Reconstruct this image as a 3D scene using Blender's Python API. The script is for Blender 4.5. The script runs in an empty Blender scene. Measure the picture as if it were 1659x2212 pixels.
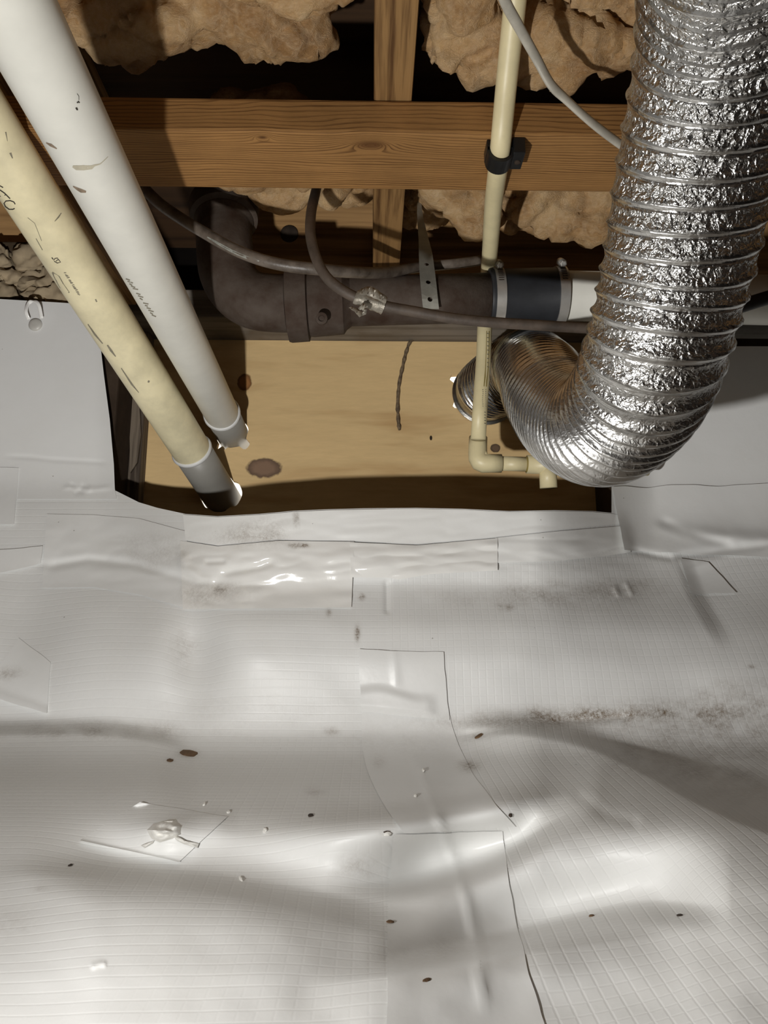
import bpy, bmesh, math, random
import numpy as np
from mathutils import Vector, Matrix, noise
from mathutils.bvhtree import BVHTree

random.seed(7)
RNG = np.random.default_rng(11)
SC = bpy.context.scene
COL = SC.collection
PI = math.pi

# ------------------------------------------------------------------ camera, world, lights, exposure
FPX, PITCH, YAW = 1600.0, math.radians(11.5), math.radians(1.04)
cam_data = bpy.data.cameras.new('camera')
cam = bpy.data.objects.new('camera', cam_data)
COL.objects.link(cam)
cam.rotation_euler = (math.radians(90) + PITCH, 0, -YAW)
cam_data.sensor_fit = 'HORIZONTAL'
cam_data.sensor_width = 36.0
cam_data.lens = 36.0 * FPX / 1659.0
cam_data.clip_start = 0.01
SC.camera = cam

world = bpy.data.worlds.new('daylight')
SC.world = world
world.use_nodes = True
bgn = world.node_tree.nodes['Background']
bgn.inputs[0].default_value = (1.0, 0.93, 0.80, 1)
bgn.inputs[1].default_value = 1.6

LIGHT = Vector((-0.165, 0.27, -0.074))
ld = bpy.data.lights.new('work_light', 'POINT')
ld.energy = 14.8
ld.color = (1.0, 0.99, 0.965)
ld.shadow_soft_size = 0.009
ld.use_nodes = True
_em = ld.node_tree.nodes['Emission']
_fo = ld.node_tree.nodes.new('ShaderNodeLightFalloff')
_fo.inputs['Strength'].default_value = 1.0
_mx = ld.node_tree.nodes.new('ShaderNodeMath')
_mx.operation = 'MULTIPLY_ADD'
_mx.inputs[1].default_value = 1.1
ld.node_tree.links.new(_fo.outputs['Constant'], _mx.inputs[0])
_hf = ld.node_tree.nodes.new('ShaderNodeMath')
_hf.operation = 'MULTIPLY'
_hf.inputs[1].default_value = 0.35
ld.node_tree.links.new(_fo.outputs['Linear'], _hf.inputs[0])
ld.node_tree.links.new(_hf.outputs[0], _mx.inputs[2])
ld.node_tree.links.new(_mx.outputs[0], _em.inputs['Strength'])
lo = bpy.data.objects.new('work_light', ld)
lo.location = LIGHT
COL.objects.link(lo)

SC.view_settings.view_transform = 'Standard'
SC.view_settings.look = 'None'
SC.view_settings.exposure = 0.0
SC.view_settings.gamma = 1.0
SC.view_settings.use_curve_mapping = False

# ------------------------------------------------------------------ photo geometry -> world
cp, sp_ = math.cos(PITCH), math.sin(PITCH)
cy_, sy_ = math.cos(YAW), math.sin(YAW)


def rays(px, py):
    """world direction with unit camera depth through a point of the 1659x2212 frame"""
    px = np.asarray(px, float); py = np.asarray(py, float)
    u = (px - 829.5) / FPX
    v = (1106.0 - py) / FPX
    fwd = cp - v * sp_
    up = sp_ + v * cp
    return np.stack([u * cy_ + fwd * sy_, -u * sy_ + fwd * cy_, up + 0 * u], -1)


def atY(px, py, Y):
    d = rays(px, py)
    return d * (np.asarray(Y, float) / d[..., 1])[..., None]


def PY(px, py, Y): return Vector(atY(px, py, Y))
def PD(px, py, Z): return Vector(rays(px, py) * Z)
def PZ(px, py, z):
    d = rays(px, py)
    return Vector(d * (z / d[2]))


# ------------------------------------------------------------------ mesh helpers
def link(name, me, m=None, parent=None):
    me.name = name
    o = bpy.data.objects.new(name, me)
    COL.objects.link(o)
    if m: me.materials.append(m)
    if parent is not None:
        o.parent = parent
    return o


def mesh(name, V, F, m=None, parent=None, smooth=False):
    me = bpy.data.meshes.new(name)
    me.from_pydata([tuple(v) for v in V], [], F)
    me.update()
    if smooth:
        me.polygons.foreach_set('use_smooth', [True] * len(me.polygons))
    return link(name, me, m, parent)


def from_bm(name, bm, m=None, parent=None, smooth=False):
    me = bpy.data.meshes.new(name)
    bmesh.ops.recalc_face_normals(bm, faces=bm.faces[:])
    bm.to_mesh(me); bm.free()
    if smooth:
        me.polygons.foreach_set('use_smooth', [True] * len(me.polygons))
    return link(name, me, m, parent)


def tag(o, label=None, cat=None, group=None, kind=None):
    if label: o['label'] = label
    if cat: o['category'] = cat
    if group: o['group'] = group
    if kind: o['kind'] = kind
    return o


def empty(name, loc=(0, 0, 0)):
    o = bpy.data.objects.new(name, None)
    o.empty_display_size = 0.02
    COL.objects.link(o)
    return o


def box_bm(bm, x0, x1, y0, y1, z0, z1, bevel=0.0):
    r = bmesh.ops.create_cube(bm, size=1.0)
    vs = r['verts']
    for v in vs:
        v.co = Vector(((x0 + x1) / 2 + v.co.x * (x1 - x0), (y0 + y1) / 2 + v.co.y * (y1 - y0), (z0 + z1) / 2 + v.co.z * (z1 - z0)))
    if bevel:
        es = list({e for v in vs for e in v.link_edges})
        bmesh.ops.bevel(bm, geom=es, offset=bevel, segments=2, affect='EDGES', profile=0.6)


def box(name, x0, x1, y0, y1, z0, z1, m, parent=None, bevel=0.002):
    bm = bmesh.new()
    box_bm(bm, x0, x1, y0, y1, z0, z1, bevel)
    return from_bm(name, bm, m, parent)


def grid_faces(nr, nc, wrap=False):
    F = []
    cc = nc if wrap else nc - 1
    for i in range(nr - 1):
        for j in range(cc):
            a = i * nc + j; b = i * nc + (j + 1) % nc
            F.append((a, b, b + nc, a + nc))
    return F


def grid_mesh(name, P, m, parent=None, smooth=True, uv=None, attrs=None, wrap=False):
    nr, nc = P.shape[:2]
    me = bpy.data.meshes.new(name)
    ii, jj = np.meshgrid(np.arange(nr - 1), np.arange(nc if wrap else nc - 1), indexing='ij')
    a = ii * nc + jj; b = ii * nc + (jj + 1) % nc
    F = np.stack([a, b, b + nc, a + nc], -1).reshape(-1, 4)
    me.vertices.add(nr * nc)
    me.vertices.foreach_set('co', P.reshape(-1).astype(np.float32))
    me.loops.add(F.size)
    me.loops.foreach_set('vertex_index', F.reshape(-1).astype(np.int32))
    me.polygons.add(len(F))
    me.polygons.foreach_set('loop_start', (np.arange(len(F)) * 4).astype(np.int32))
    me.polygons.foreach_set('loop_total', np.full(len(F), 4, np.int32))
    me.update(calc_edges=True)
    me.validate()
    if smooth:
        me.polygons.foreach_set('use_smooth', [True] * len(me.polygons))
    if uv is not None:
        l = me.uv_layers.new(name='UVMap')
        l.data.foreach_set('uv', uv.reshape(-1, 2)[F.reshape(-1)].reshape(-1).astype(np.float32))
    for k, A in (attrs or {}).items():
        at = me.attributes.new(k, 'FLOAT', 'POINT')
        at.data.foreach_set('value', A.reshape(-1).astype(np.float32))
    return link(name, me, m, parent)


def catmull(pts, n=8):
    pts = [Vector(p) for p in pts]
    P = [pts[0] * 2 - pts[1]] + pts + [pts[-1] * 2 - pts[-2]]
    out = []
    for i in range(1, len(P) - 2):
        p0, p1, p2, p3 = P[i - 1:i + 3]
        for k in range(n):
            t = k / n
            out.append(0.5 * ((2 * p1) + (p2 - p0) * t + (2 * p0 - 5 * p1 + 4 * p2 - p3) * t * t + (3 * p1 - p0 - 3 * p2 + p3) * t ** 3))
    out.append(P[-2].copy())
    return out


def frames(pts):
    n = len(pts)
    T = [(pts[min(i + 1, n - 1)] - pts[max(i - 1, 0)]).normalized() for i in range(n)]
    u = T[0].orthogonal().normalized()
    U = []
    for t in T:
        u = (u - t * u.dot(t)).normalized()
        U.append(u.copy())
    return T, U


def tube_arr(pts, radii, seg=24, flat=1.0, updir=None):
    """rings of points along pts; flat squeezes the second axis"""
    pts = [Vector(p) for p in pts]
    T, U = frames(pts)
    A = np.zeros((len(pts), seg, 3))
    for i, p in enumerate(pts):
        if updir is not None:
            w = Vector(updir); u = (w - T[i] * w.dot(T[i])).normalized()
        else:
            u = U[i]
        b = T[i].cross(u)
        r = radii[i] if hasattr(radii, '__len__') else radii
        for j in range(seg):
            a = 2 * PI * j / seg
            A[i, j] = p + u * (math.cos(a) * r) + b * (math.sin(a) * r * flat)
    return A


def tube(name, pts, radii, m, parent=None, seg=24, caps=True, flat=1.0, updir=None, smooth=True):
    A = tube_arr(pts, radii, seg, flat, updir)
    n = len(A)
    V = A.reshape(-1, 3).tolist()
    F = grid_faces(n, seg, True)
    if caps:
        F.append(tuple(range(seg))[::-1]); F.append(tuple((n - 1) * seg + j for j in range(seg)))
    o = mesh(name, V, F, m, parent, smooth)
    return o


def ring_profile(name, origin, axis, prof, m, parent=None, seg=32):
    """surface of revolution: prof = [(distance along axis, radius)]"""
    origin = Vector(origin); ax = Vector(axis).normalized()
    u = ax.orthogonal().normalized(); b = ax.cross(u)
    V = []
    for d, r in prof:
        for j in range(seg):
            a = 2 * PI * j / seg
            V.append(origin + ax * d + u * (math.cos(a) * r) + b * (math.sin(a) * r))
    n = len(prof)
    F = grid_faces(n, seg, True)
    F.append(tuple(range(seg))[::-1]); F.append(tuple((n - 1) * seg + j for j in range(seg)))
    o = mesh(name, V, F, m, parent, True)
    o.data.set_sharp_from_angle(angle=math.radians(40))
    return o


# numpy value noise ------------------------------------------------
_PERM = RNG.random((64, 64, 64))


def vnoise(P):
    P = np.asarray(P, float)
    i = np.floor(P).astype(int); f = P - i
    f = f * f * (3 - 2 * f)
    i &= 63
    j = (i + 1) & 63
    x0, y0, z0 = i[..., 0], i[..., 1], i[..., 2]; x1, y1, z1 = j[..., 0], j[..., 1], j[..., 2]
    fx, fy, fz = f[..., 0], f[..., 1], f[..., 2]
    c00 = _PERM[x0, y0, z0] * (1 - fx) + _PERM[x1, y0, z0] * fx
    c10 = _PERM[x0, y1, z0] * (1 - fx) + _PERM[x1, y1, z0] * fx
    c01 = _PERM[x0, y0, z1] * (1 - fx) + _PERM[x1, y0, z1] * fx
    c11 = _PERM[x0, y1, z1] * (1 - fx) + _PERM[x1, y1, z1] * fx
    c0 = c00 * (1 - fy) + c10 * fy; c1 = c01 * (1 - fy) + c11 * fy
    return (c0 * (1 - fz) + c1 * fz) * 2 - 1


def fbm(P, o=4):
    s = 0; a = 1.0; P = np.asarray(P, float)
    for k in range(o):
        s = s + a * vnoise(P * 2 ** k + 7.3 * k); a *= 0.5
    return s


# ------------------------------------------------------------------ materials
class NT:
    def __init__(s, name):
        s.m = bpy.data.materials.new(name)
        s.m.use_nodes = True
        s.t = s.m.node_tree
        s.b = s.t.nodes['Principled BSDF']

    def n(s, typ, ins=None, **kw):
        n = s.t.nodes.new(typ)
        for k, v in kw.items(): setattr(n, k, v)
        for k, v in (ins or {}).items():
            if hasattr(v, 'is_linked') or hasattr(v, 'links'):
                s.t.links.new(v, n.inputs[k])
            else:
                n.inputs[k].default_value = v
        return n

    def set(s, **kw):
        for k, v in kw.items():
            k = k.replace('_', ' ')
            if hasattr(v, 'links'): s.t.links.new(v, s.b.inputs[k])
            else: s.b.inputs[k].default_value = v

    def math(s, op, a, b=0.0, c=None):
        d = {0: a, 1: b}
        if c is not None: d[2] = c
        return s.n('ShaderNodeMath', d, operation=op).outputs[0]

    def mix(s, f, a, b, bt='MIX'):
        n = s.n('ShaderNodeMix', None, data_type='RGBA', blend_type=bt)
        for i, v in ((0, f), (6, a), (7, b)):
            if hasattr(v, 'links'): s.t.links.new(v, n.inputs[i])
            else: n.inputs[i].default_value = v
        return n.outputs[2]

    def ramp(s, f, stops):
        n = s.n('ShaderNodeValToRGB', {0: f})
        e = n.color_ramp.elements
        while len(e) < len(stops): e.new(0.5)
        for q, (p, c) in zip(e, stops):
            q.position = p; q.color = c
        return n.outputs[0]

    def coord(s, which='Object', scale=(1, 1, 1), rot=(0, 0, 0), loc=(0, 0, 0)):
        tc = s.n('ShaderNodeTexCoord')
        mp = s.n('ShaderNodeMapping', {'Vector': tc.outputs[which], 'Scale': scale, 'Rotation': rot, 'Location': loc})
        return mp.outputs[0]

    def noise(s, vec, scale=5, detail=4, rough=0.55, dist=0.0):
        return s.n('ShaderNodeTexNoise', {'Vector': vec, 'Scale': scale, 'Detail': detail, 'Roughness': rough, 'Distortion': dist}).outputs[0]

    def bump(s, h, strength=0.3, dist=0.001, normal=None):
        d = {'Height': h, 'Strength': strength, 'Distance': dist}
        if normal is not None: d['Normal'] = normal
        return s.n('ShaderNodeBump', d).outputs[0]


def lin(r, g, b):
    f = lambda c: (c / 255 / 12.92) if c / 255 <= 0.04045 else ((c / 255 + 0.055) / 1.055) ** 2.4
    return (f(r), f(g), f(b), 1)


def simple(name, col, rough=0.5, metal=0.0, var=0.25, scale=30, bump=0.15, dark=None, spec=0.5):
    t = NT(name)
    v = t.coord('Object')
    n = t.noise(v, scale, 5, 0.6)
    d = dark or tuple(c * (1 - var * 1.6) for c in col[:3]) + (1,)
    c = t.ramp(n, [(0.3, d), (0.62, col)])
    t.set(Base_Color=c, Roughness=rough, Metallic=metal, Specular_IOR_Level=spec)
    if bump:
        n2 = t.noise(v, scale * 6, 4, 0.6)
        t.set(Normal=t.bump(n2, bump, 0.001))
    return t.m


def wood(name, light, dark, axis=0, ring=90, rough=0.7, knots=(), soft=False, dirt=None):
    """straight sawn softwood: bands run along the given axis; knots = (centre, radii, colour)"""
    t = NT(name)
    v = t.coord('Object')
    warp = None
    km = None; kc = None
    for (c, r, colr) in knots:
        dv = t.n('ShaderNodeVectorMath', {0: v, 1: tuple(c)}, operation='SUBTRACT').outputs[0]
        dv = t.n('ShaderNodeVectorMath', {0: dv, 1: tuple(1 / q for q in r)}, operation='MULTIPLY').outputs[0]
        dl = t.n('ShaderNodeVectorMath', {0: dv}, operation='LENGTH').outputs['Value']
        wn = t.noise(v, 120, 3)
        dl = t.math('ADD', dl, t.math('MULTIPLY', t.math('SUBTRACT', wn, 0.5), 0.35))
        g = t.math('DIVIDE', 1.0, t.math('ADD', 0.25, t.math('MULTIPLY', dl, dl)))
        warp = g if warp is None else t.math('ADD', warp, g)
        mask = t.n('ShaderNodeMapRange', {0: dl, 1: 1.08, 2: 0.9, 3: 0.0, 4: 1.0}).outputs[0]
        rim = t.n('ShaderNodeMapRange', {0: dl, 1: 0.55, 2: 1.0, 3: 0.0, 4: 1.0}).outputs[0]
        kcol = t.mix(rim, colr, tuple(q * 0.45 for q in colr[:3]) + (1,))
        km = (mask, kcol) if km is None else km
        if kc is None: kc = []
        kc.append((mask, kcol))
    s = [1, 1, 1]; s[axis] = 0.045 if not soft else 0.16
    vs = t.n('ShaderNodeVectorMath', {0: v, 1: tuple(s)}, operation='MULTIPLY').outputs[0]
    if warp is not None:
        comb = t.n('ShaderNodeCombineXYZ', {0: 0.0, 1: 0.0, 2: t.math('MULTIPLY', warp, 0.012)}).outputs[0]
        vs = t.n('ShaderNodeVectorMath', {0: vs, 1: comb}, operation='ADD').outputs[0]
    big = t.noise(vs, ring * 0.35, 2, 0.5, 0.4)
    w = t.noise(vs, ring, 3, 0.6, 0.2)
    f = t.noise(vs, ring * 6, 3, 0.7)
    fac = t.math('ADD', t.math('MULTIPLY', w, 0.62), t.math('MULTIPLY', big, 0.38))
    if soft:
        c = t.ramp(fac, [(0.32, dark), (0.5, light), (0.62, tuple(min(1, q * 1.06) for q in light[:3]) + (1,))])
    else:
        c = t.ramp(fac, [(0.36, dark), (0.47, tuple((p * 1.6 + q) / 2.6 for p, q in zip(light, dark))), (0.53, light), (0.7, tuple(min(1, q * 1.12) for q in light[:3]) + (1,))])
    c = t.mix(t.math('MULTIPLY', t.math('SUBTRACT', f, 0.35), 0.5), c, tuple(q * 0.6 for q in light[:3]) + (1,))
    if dirt:
        dn = t.noise(v, 9, 5, 0.65)
        c = t.mix(t.n('ShaderNodeMapRange', {0: dn, 1: 0.5, 2: 0.75, 3: 0.0, 4: 0.7}).outputs[0], c, dirt)
    for mask, kcol in (kc or []):
        c = t.mix(mask, c, kcol)
    t.set(Base_Color=c, Roughness=rough, Specular_IOR_Level=0.25, Normal=t.bump(t.math('ADD', fac, t.math('MULTIPLY', f, 0.5)), 0.35, 0.0012))
    return t.m


def sawn_wood(name, light, dark, knots=()):
    """flat-sawn board along x: thin dark late-wood lines, crowded towards the far edge, bending round the knots"""
    t = NT(name)
    v = t.coord('Object')
    sx = t.n('ShaderNodeSeparateXYZ', {0: v})
    yz = t.math('SUBTRACT', sx.outputs[1], sx.outputs[2])
    wv = t.coord('Object', (1.6, 9, 9))
    w = t.noise(wv, 1.6, 4, 0.55)
    r = t.math('ADD', t.math('MULTIPLY', yz, 170.0), t.math('MULTIPLY', w, 9.0))
    r = t.math('ADD', r, t.math('MULTIPLY', t.math('MULTIPLY', yz, yz), 300.0))
    cols = []
    for c, q, colr in knots:
        dv = t.n('ShaderNodeVectorMath', {0: v, 1: tuple(c)}, operation='SUBTRACT').outputs[0]
        dv = t.n('ShaderNodeVectorMath', {0: dv, 1: tuple(1 / k for k in q)}, operation='MULTIPLY').outputs[0]
        dl = t.n('ShaderNodeVectorMath', {0: dv}, operation='LENGTH').outputs['Value']
        r = t.math('ADD', r, t.math('DIVIDE', 5.0, t.math('ADD', 0.6, t.math('MULTIPLY', dl, dl))))
        cols.append((t.n('ShaderNodeMapRange', {0: dl, 1: 1.0, 2: 0.3, 3: 0.0, 4: 0.9}).outputs[0], colr))
    f = t.math('FRACT', r)
    line = t.n('ShaderNodeMapRange', {0: f, 1: 0.45, 2: 0.92, 3: 0.0, 4: 1.0}, interpolation_type='SMOOTHSTEP').outputs[0]
    line = t.math('MULTIPLY', line, t.n('ShaderNodeMapRange', {0: f, 1: 1.0, 2: 0.94, 3: 0.0, 4: 1.0}).outputs[0])
    amp = t.n('ShaderNodeMapRange', {0: t.noise(t.coord('Object', (2, 30, 30)), 3, 3), 1: 0.3, 2: 0.7, 3: 0.25, 4: 1.0}).outputs[0]
    line = t.math('MULTIPLY', line, amp)
    blot = t.noise(v, 14, 4, 0.6)
    base = t.mix(t.n('ShaderNodeMapRange', {0: blot, 1: 0.35, 2: 0.7, 3: 0.0, 4: 1.0}).outputs[0], tuple(k * 0.78 for k in light[:3]) + (1,), light)
    c = t.mix(line, base, dark)
    fib = t.noise(t.coord('Object', (6, 160, 160)), 8, 3, 0.7)
    c = t.mix(t.math('MULTIPLY', t.math('SUBTRACT', fib, 0.35), 0.55), c, tuple(k * 0.5 for k in light[:3]) + (1,))
    for mk, colr in cols: c = t.mix(mk, c, colr)
    t.set(Base_Color=c, Roughness=0.7, Specular_IOR_Level=0.25, Normal=t.bump(t.math('SUBTRACT', fib, line), 0.35, 0.001))
    return t.m


def liner_mat(name, gloss=0.45, strength=0.5, ucol=0.6, vcol=1.0, base=(0.80, 0.80, 0.785, 1), grid=True):
    """white reinforced plastic: a woven scrim grid in relief (from the sheet's own UV in metres) and loose dirt"""
    t = NT(name)
    v = t.coord('Object')
    n = t.noise(v, 14, 5, 0.6)
    c = t.mix(t.n('ShaderNodeMapRange', {0: n, 1: 0.45, 2: 0.8, 3: 0.0, 4: 0.22}).outputs[0], base, tuple(q * f for q, f in zip(base[:3], (0.9, 0.88, 0.84))) + (1,))
    fine = t.noise(v, 260, 4, 0.7)
    da = t.n('ShaderNodeAttribute', attribute_name='dirt').outputs['Fac']
    gr = t.noise(v, 900, 3, 0.7)
    dm = t.math('MULTIPLY', da, t.n('ShaderNodeMapRange', {0: t.math('ADD', t.math('MULTIPLY', fine, 0.6), t.math('MULTIPLY', gr, 0.4)), 1: 0.36, 2: 0.6, 3: 0.15, 4: 1.0}).outputs[0])
    dm = t.n('ShaderNodeClamp', {0: dm}).outputs[0]
    c = t.mix(dm, c, lin(112, 92, 68))
    # little flecks everywhere
    vo = t.n('ShaderNodeTexVoronoi', {'Vector': v, 'Scale': 42.0, 'Randomness': 1.0})
    fl = t.n('ShaderNodeMapRange', {0: vo.outputs['Distance'], 1: 0.045, 2: 0.03, 3: 0.0, 4: 1.0}).outputs[0]
    sel = t.n('ShaderNodeMapRange', {0: t.n('ShaderNodeSeparateColor', {0: vo.outputs['Color']}).outputs[0], 1: 0.83, 2: 0.84, 3: 0.0, 4: 0.55}).outputs[0]
    c = t.mix(t.math('MULTIPLY', fl, sel), c, lin(95, 82, 66))
    h = None
    if grid:
        uv = t.n('ShaderNodeTexCoord').outputs['UV']
        s = t.n('ShaderNodeSeparateXYZ', {0: uv})
        lines = []
        for o, st in ((s.outputs[0], ucol), (s.outputs[1], vcol)):
            f = t.math('FRACT', o)
            d = t.math('ABSOLUTE', t.math('SUBTRACT', f, 0.5))
            lines.append(t.math('MULTIPLY', t.n('ShaderNodeMapRange', {0: d, 1: 0.36, 2: 0.5, 3: 0.0, 4: 1.0}, interpolation_type='SMOOTHSTEP').outputs[0], st))
        h = t.math('MAXIMUM', lines[0], lines[1])
        nb = t.bump(h, strength, 0.0012)
        nb = t.bump(t.noise(v, 60, 3), 0.10, 0.002, nb)
    else:
        nb = t.bump(t.noise(v, 45, 3), 0.18, 0.002)
    nb = t.bump(fine, 0.05, 0.001, nb)
    t.set(Base_Color=c, Roughness=gloss, Specular_IOR_Level=0.5, Normal=nb)
    return t.m


def foil_mat():
    t = NT('aluminium_foil')
    v = t.coord('Object')
    vd = t.n('ShaderNodeVectorMath', {0: v, 1: t.n('ShaderNodeVectorMath', {0: t.n('ShaderNodeTexNoise', {'Vector': v, 'Scale': 120.0, 'Detail': 2.0}).outputs['Color'], 'Scale': 0.012}, operation='SCALE').outputs[0]}, operation='ADD').outputs[0]
    vo = t.n('ShaderNodeTexVoronoi', {'Vector': vd, 'Scale': 190.0}, feature='F1')
    vo2 = t.n('ShaderNodeTexVoronoi', {'Vector': vd, 'Scale': 420.0}, feature='F1')
    n1 = t.noise(v, 260, 3, 0.6, 0.8)
    at = t.n('ShaderNodeAttribute', attribute_name='crinkle').outputs['Fac']
    h = t.math('ADD', t.math('MULTIPLY', vo.outputs['Distance'], 0.9), t.math('ADD', t.math('MULTIPLY', vo2.outputs['Distance'], 0.35), t.math('MULTIPLY', n1, 0.5)))
    h = t.math('MULTIPLY', h, at)
    c = t.ramp(t.noise(v, 35, 4), [(0.3, (0.66, 0.655, 0.64, 1)), (0.7, (0.88, 0.875, 0.86, 1))])
    t.set(Base_Color=c, Metallic=1.0, Roughness=0.27, Normal=t.bump(h, 0.8, 0.0032))
    return t.m


def batt_mat():
    t = NT('glass_wool')
    v = t.coord('Object')
    n = t.noise(v, 11, 6, 0.65, 0.5)
    f = t.noise(v, 90, 5, 0.7, 1.2)
    c = t.ramp(n, [(0.28, lin(140, 100, 62)), (0.5, lin(198, 158, 110)), (0.72, lin(234, 204, 158))])
    c = t.mix(t.n('ShaderNodeMapRange', {0: f, 1: 0.4, 2: 0.75, 3: 0.0, 4: 0.5}).outputs[0], c, lin(232, 205, 170))
    fv = t.coord('Object', (1.0, 1.6, 3.2), (0.4, 0.2, 0.5))
    fb = t.noise(fv, 150, 5, 0.75, 2.5)
    t.set(Base_Color=c, Roughness=1.0, Specular_IOR_Level=0.05, Normal=t.bump(t.math('ADD', t.math('ADD', f, t.math('MULTIPLY', fb, 0.9)), t.math('MULTIPLY', n, 0.6)), 0.7, 0.006))
    return t.m


M = {}
M['batten'] = sawn_wood('sawn_pine', lin(168, 124, 74), lin(78, 47, 21), [(PZ(802, 313, .5105), (.022, .008, .03), lin(96, 62, 32)), (PZ(567, 297, .5105), (.006, .003, .03), lin(90, 58, 30))])
M['joist'] = wood('old_joist_wood', lin(146, 112, 70), lin(84, 56, 30), 1, 170)
M['rim'] = wood('rim_joist_wood', lin(176, 138, 92), lin(110, 78, 48), 0, 60)
M['sill'] = wood('weathered_sill_wood', lin(128, 120, 110), lin(88, 80, 70), 0, 60, dirt=lin(92, 78, 60))
M['post'] = wood('grey_post_wood', lin(118, 106, 92), lin(60, 50, 42), 2, 110)
M['deck'] = wood('subfloor_wood', lin(62, 44, 28), lin(38, 26, 17), 0, 40)
M['ply'] = wood('pale_plywood', lin(214, 184, 134), lin(178, 138, 90), 0, 26, 0.75,
                knots=[(PY(570, 1011, 1.18), (0.029, 0.2, 0.0165), lin(132, 106, 86)),
                       (PY(528, 826, 1.18), (0.012, 0.2, 0.015), lin(150, 104, 60)),
                       (PY(1070, 968, 1.18), (0.0085, 0.2, 0.0075), lin(104, 84, 66)),
                       (PY(931, 946, 1.18), (0.0022, 0.2, 0.0042), lin(44, 34, 26))], soft=True)
M['pvc'] = simple('white_plastic_pipe', lin(238, 236, 226), 0.38, 0, 0.06, 18, 0.05)
M['pvc_old'] = simple('cream_plastic_pipe', lin(250, 238, 198), 0.42, 0, 0.14, 24, 0.08)
M['cpvc'] = simple('ivory_plastic_pipe', lin(234, 220, 176), 0.42, 0, 0.10, 28, 0.08)
M['pvc_shade'] = simple('shaded_plastic_pipe', lin(150, 147, 140), 0.45, 0, 0.06, 18, 0.05)  # shaded copy of the pipe plastic: dimness past the beads put into the colour
M['cement'] = simple('white_sealant_bead', lin(226, 226, 224), 0.5, 0, 0.05, 30, 0.1)
M['olive'] = simple('olive_print', lin(150, 132, 72), 0.5, 0, 0.1, 30, 0)
M['ink'] = simple('black_ink', lin(58, 52, 46), 0.6, 0, 0.1, 30, 0)
M['ink_faint'] = simple('faint_grey_ink', lin(150, 142, 122), 0.6, 0, 0.2, 200, 0)
M['stain'] = simple('brown_scuff', lin(158, 138, 116), 0.7, 0, 0.25, 120, 0.1)
M['stain_pale'] = simple('pale_drip', lin(198, 190, 168), 0.6, 0, 0.1, 80, 0.1)
M['iron'] = simple('cast_iron', lin(84, 74, 66), 0.75, 0.0, 0.35, 28, 0.5, dark=lin(60, 44, 34), spec=0.25)
M['rubber'] = simple('black_rubber', lin(46, 48, 52), 0.5, 0, 0.2, 40, 0.08)
M['black'] = simple('black_plastic', lin(24, 25, 27), 0.4, 0, 0.2, 50, 0.05)
M['cable_dark'] = simple('dark_cable_sheath', lin(92, 80, 70), 0.6, 0, 0.3, 60, 0.25)
M['cable_black'] = simple('black_cable_sheath', lin(40, 36, 33), 0.55, 0, 0.3, 60, 0.2)
M['cable_silver'] = simple('worn_silver_sheath', lin(118, 108, 98), 0.42, 0.0, 0.3, 45, 0.25, dark=lin(70, 60, 52))
M['cable_grey'] = simple('grey_cable_sheath', lin(186, 180, 166), 0.5, 0, 0.15, 60, 0.12)
M['steel'] = simple('stainless_band', (0.74, 0.72, 0.68, 1), 0.36, 0.75, 0.1, 60, 0.05)
M['galv'] = simple('galvanised_strap', lin(150, 148, 138), 0.5, 0.35, 0.15, 60, 0.15)
M['foiltape'] = simple('crumpled_foil_tape', lin(168, 160, 146), 0.38, 0.4, 0.3, 90, 0.5)
M['collar'] = simple('sheet_metal_collar', (0.5, 0.49, 0.46, 1), 0.28, 1.0, 0.25, 40, 0.2)
M['foil'] = foil_mat()
M['batt'] = batt_mat()
M['stripe'] = simple('painted_highlight', lin(176, 178, 170), 0.4, 0.2, 0.3, 200, 0.2)  # highlight on the cable, painted as a pale stroke
M['void'] = simple('shade_black_cavity', lin(20, 17, 15), 1.0, 0, 0.2, 12, 0.2, spec=0.05)  # near-black colour stands in for deep shade in the cavity
M['stone'] = simple('rubble_stone', lin(176, 158, 130), 0.9, 0, 0.3, 14, 0.7, spec=0.2)
M['mortar'] = simple('dark_mortar', lin(76, 64, 50), 0.95, 0, 0.3, 30, 0.6, spec=0.1)
M['block'] = simple('dark_foundation', lin(70, 58, 48), 0.95, 0, 0.3, 12, 0.5, spec=0.1)
M['liner'] = liner_mat('white_liner_left', 0.46, 0.12, 0.25, 1.0)
M['liner_r'] = liner_mat('white_liner_right', 0.46, 0.13, 1.0, 0.6)
M['liner_plain'] = liner_mat('white_liner_wall', 0.5, grid=False)
M['tape'] = liner_mat('white_seam_tape', 0.36, grid=False, base=(0.81, 0.81, 0.795, 1))
M['tape_bright'] = liner_mat('lit_white_tape', 0.33, grid=False, base=(0.90, 0.90, 0.88, 1))  # lighter copy of the tape: brightness from facing the lamp, put into the colour
M['tape_gloss'] = liner_mat('glossy_white_tape', 0.14, grid=False, base=(0.87, 0.86, 0.83, 1))
M['chip'] = simple('wood_chip', lin(120, 92, 64), 0.9, 0, 0.3, 200, 0.4)
M['speck'] = simple('white_foam_crumb', lin(238, 236, 230), 0.8, 0, 0.05, 200, 0.2)
M['soil'] = simple('soil_crumb', lin(70, 58, 48), 0.95, 0, 0.3, 300, 0.4)
M['splinter'] = simple('grey_bark_strip', lin(126, 108, 84), 0.9, 0, 0.3, 120, 0.5, dark=lin(60, 46, 34))
M['bolt'] = simple('dark_bolt', lin(62, 52, 44), 0.8, 0.0, 0.2, 100, 0.2, spec=0.2)
M['pin'] = simple('white_plastic_pin', lin(196, 193, 186), 0.4, 0, 0.05, 60, 0.05)

# ------------------------------------------------------------------ the setting
JB = 0.548                                   # underside of the joists, camera at z = 0
BD = 1.18                                    # face of the plywood board that closes the opening

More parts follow.
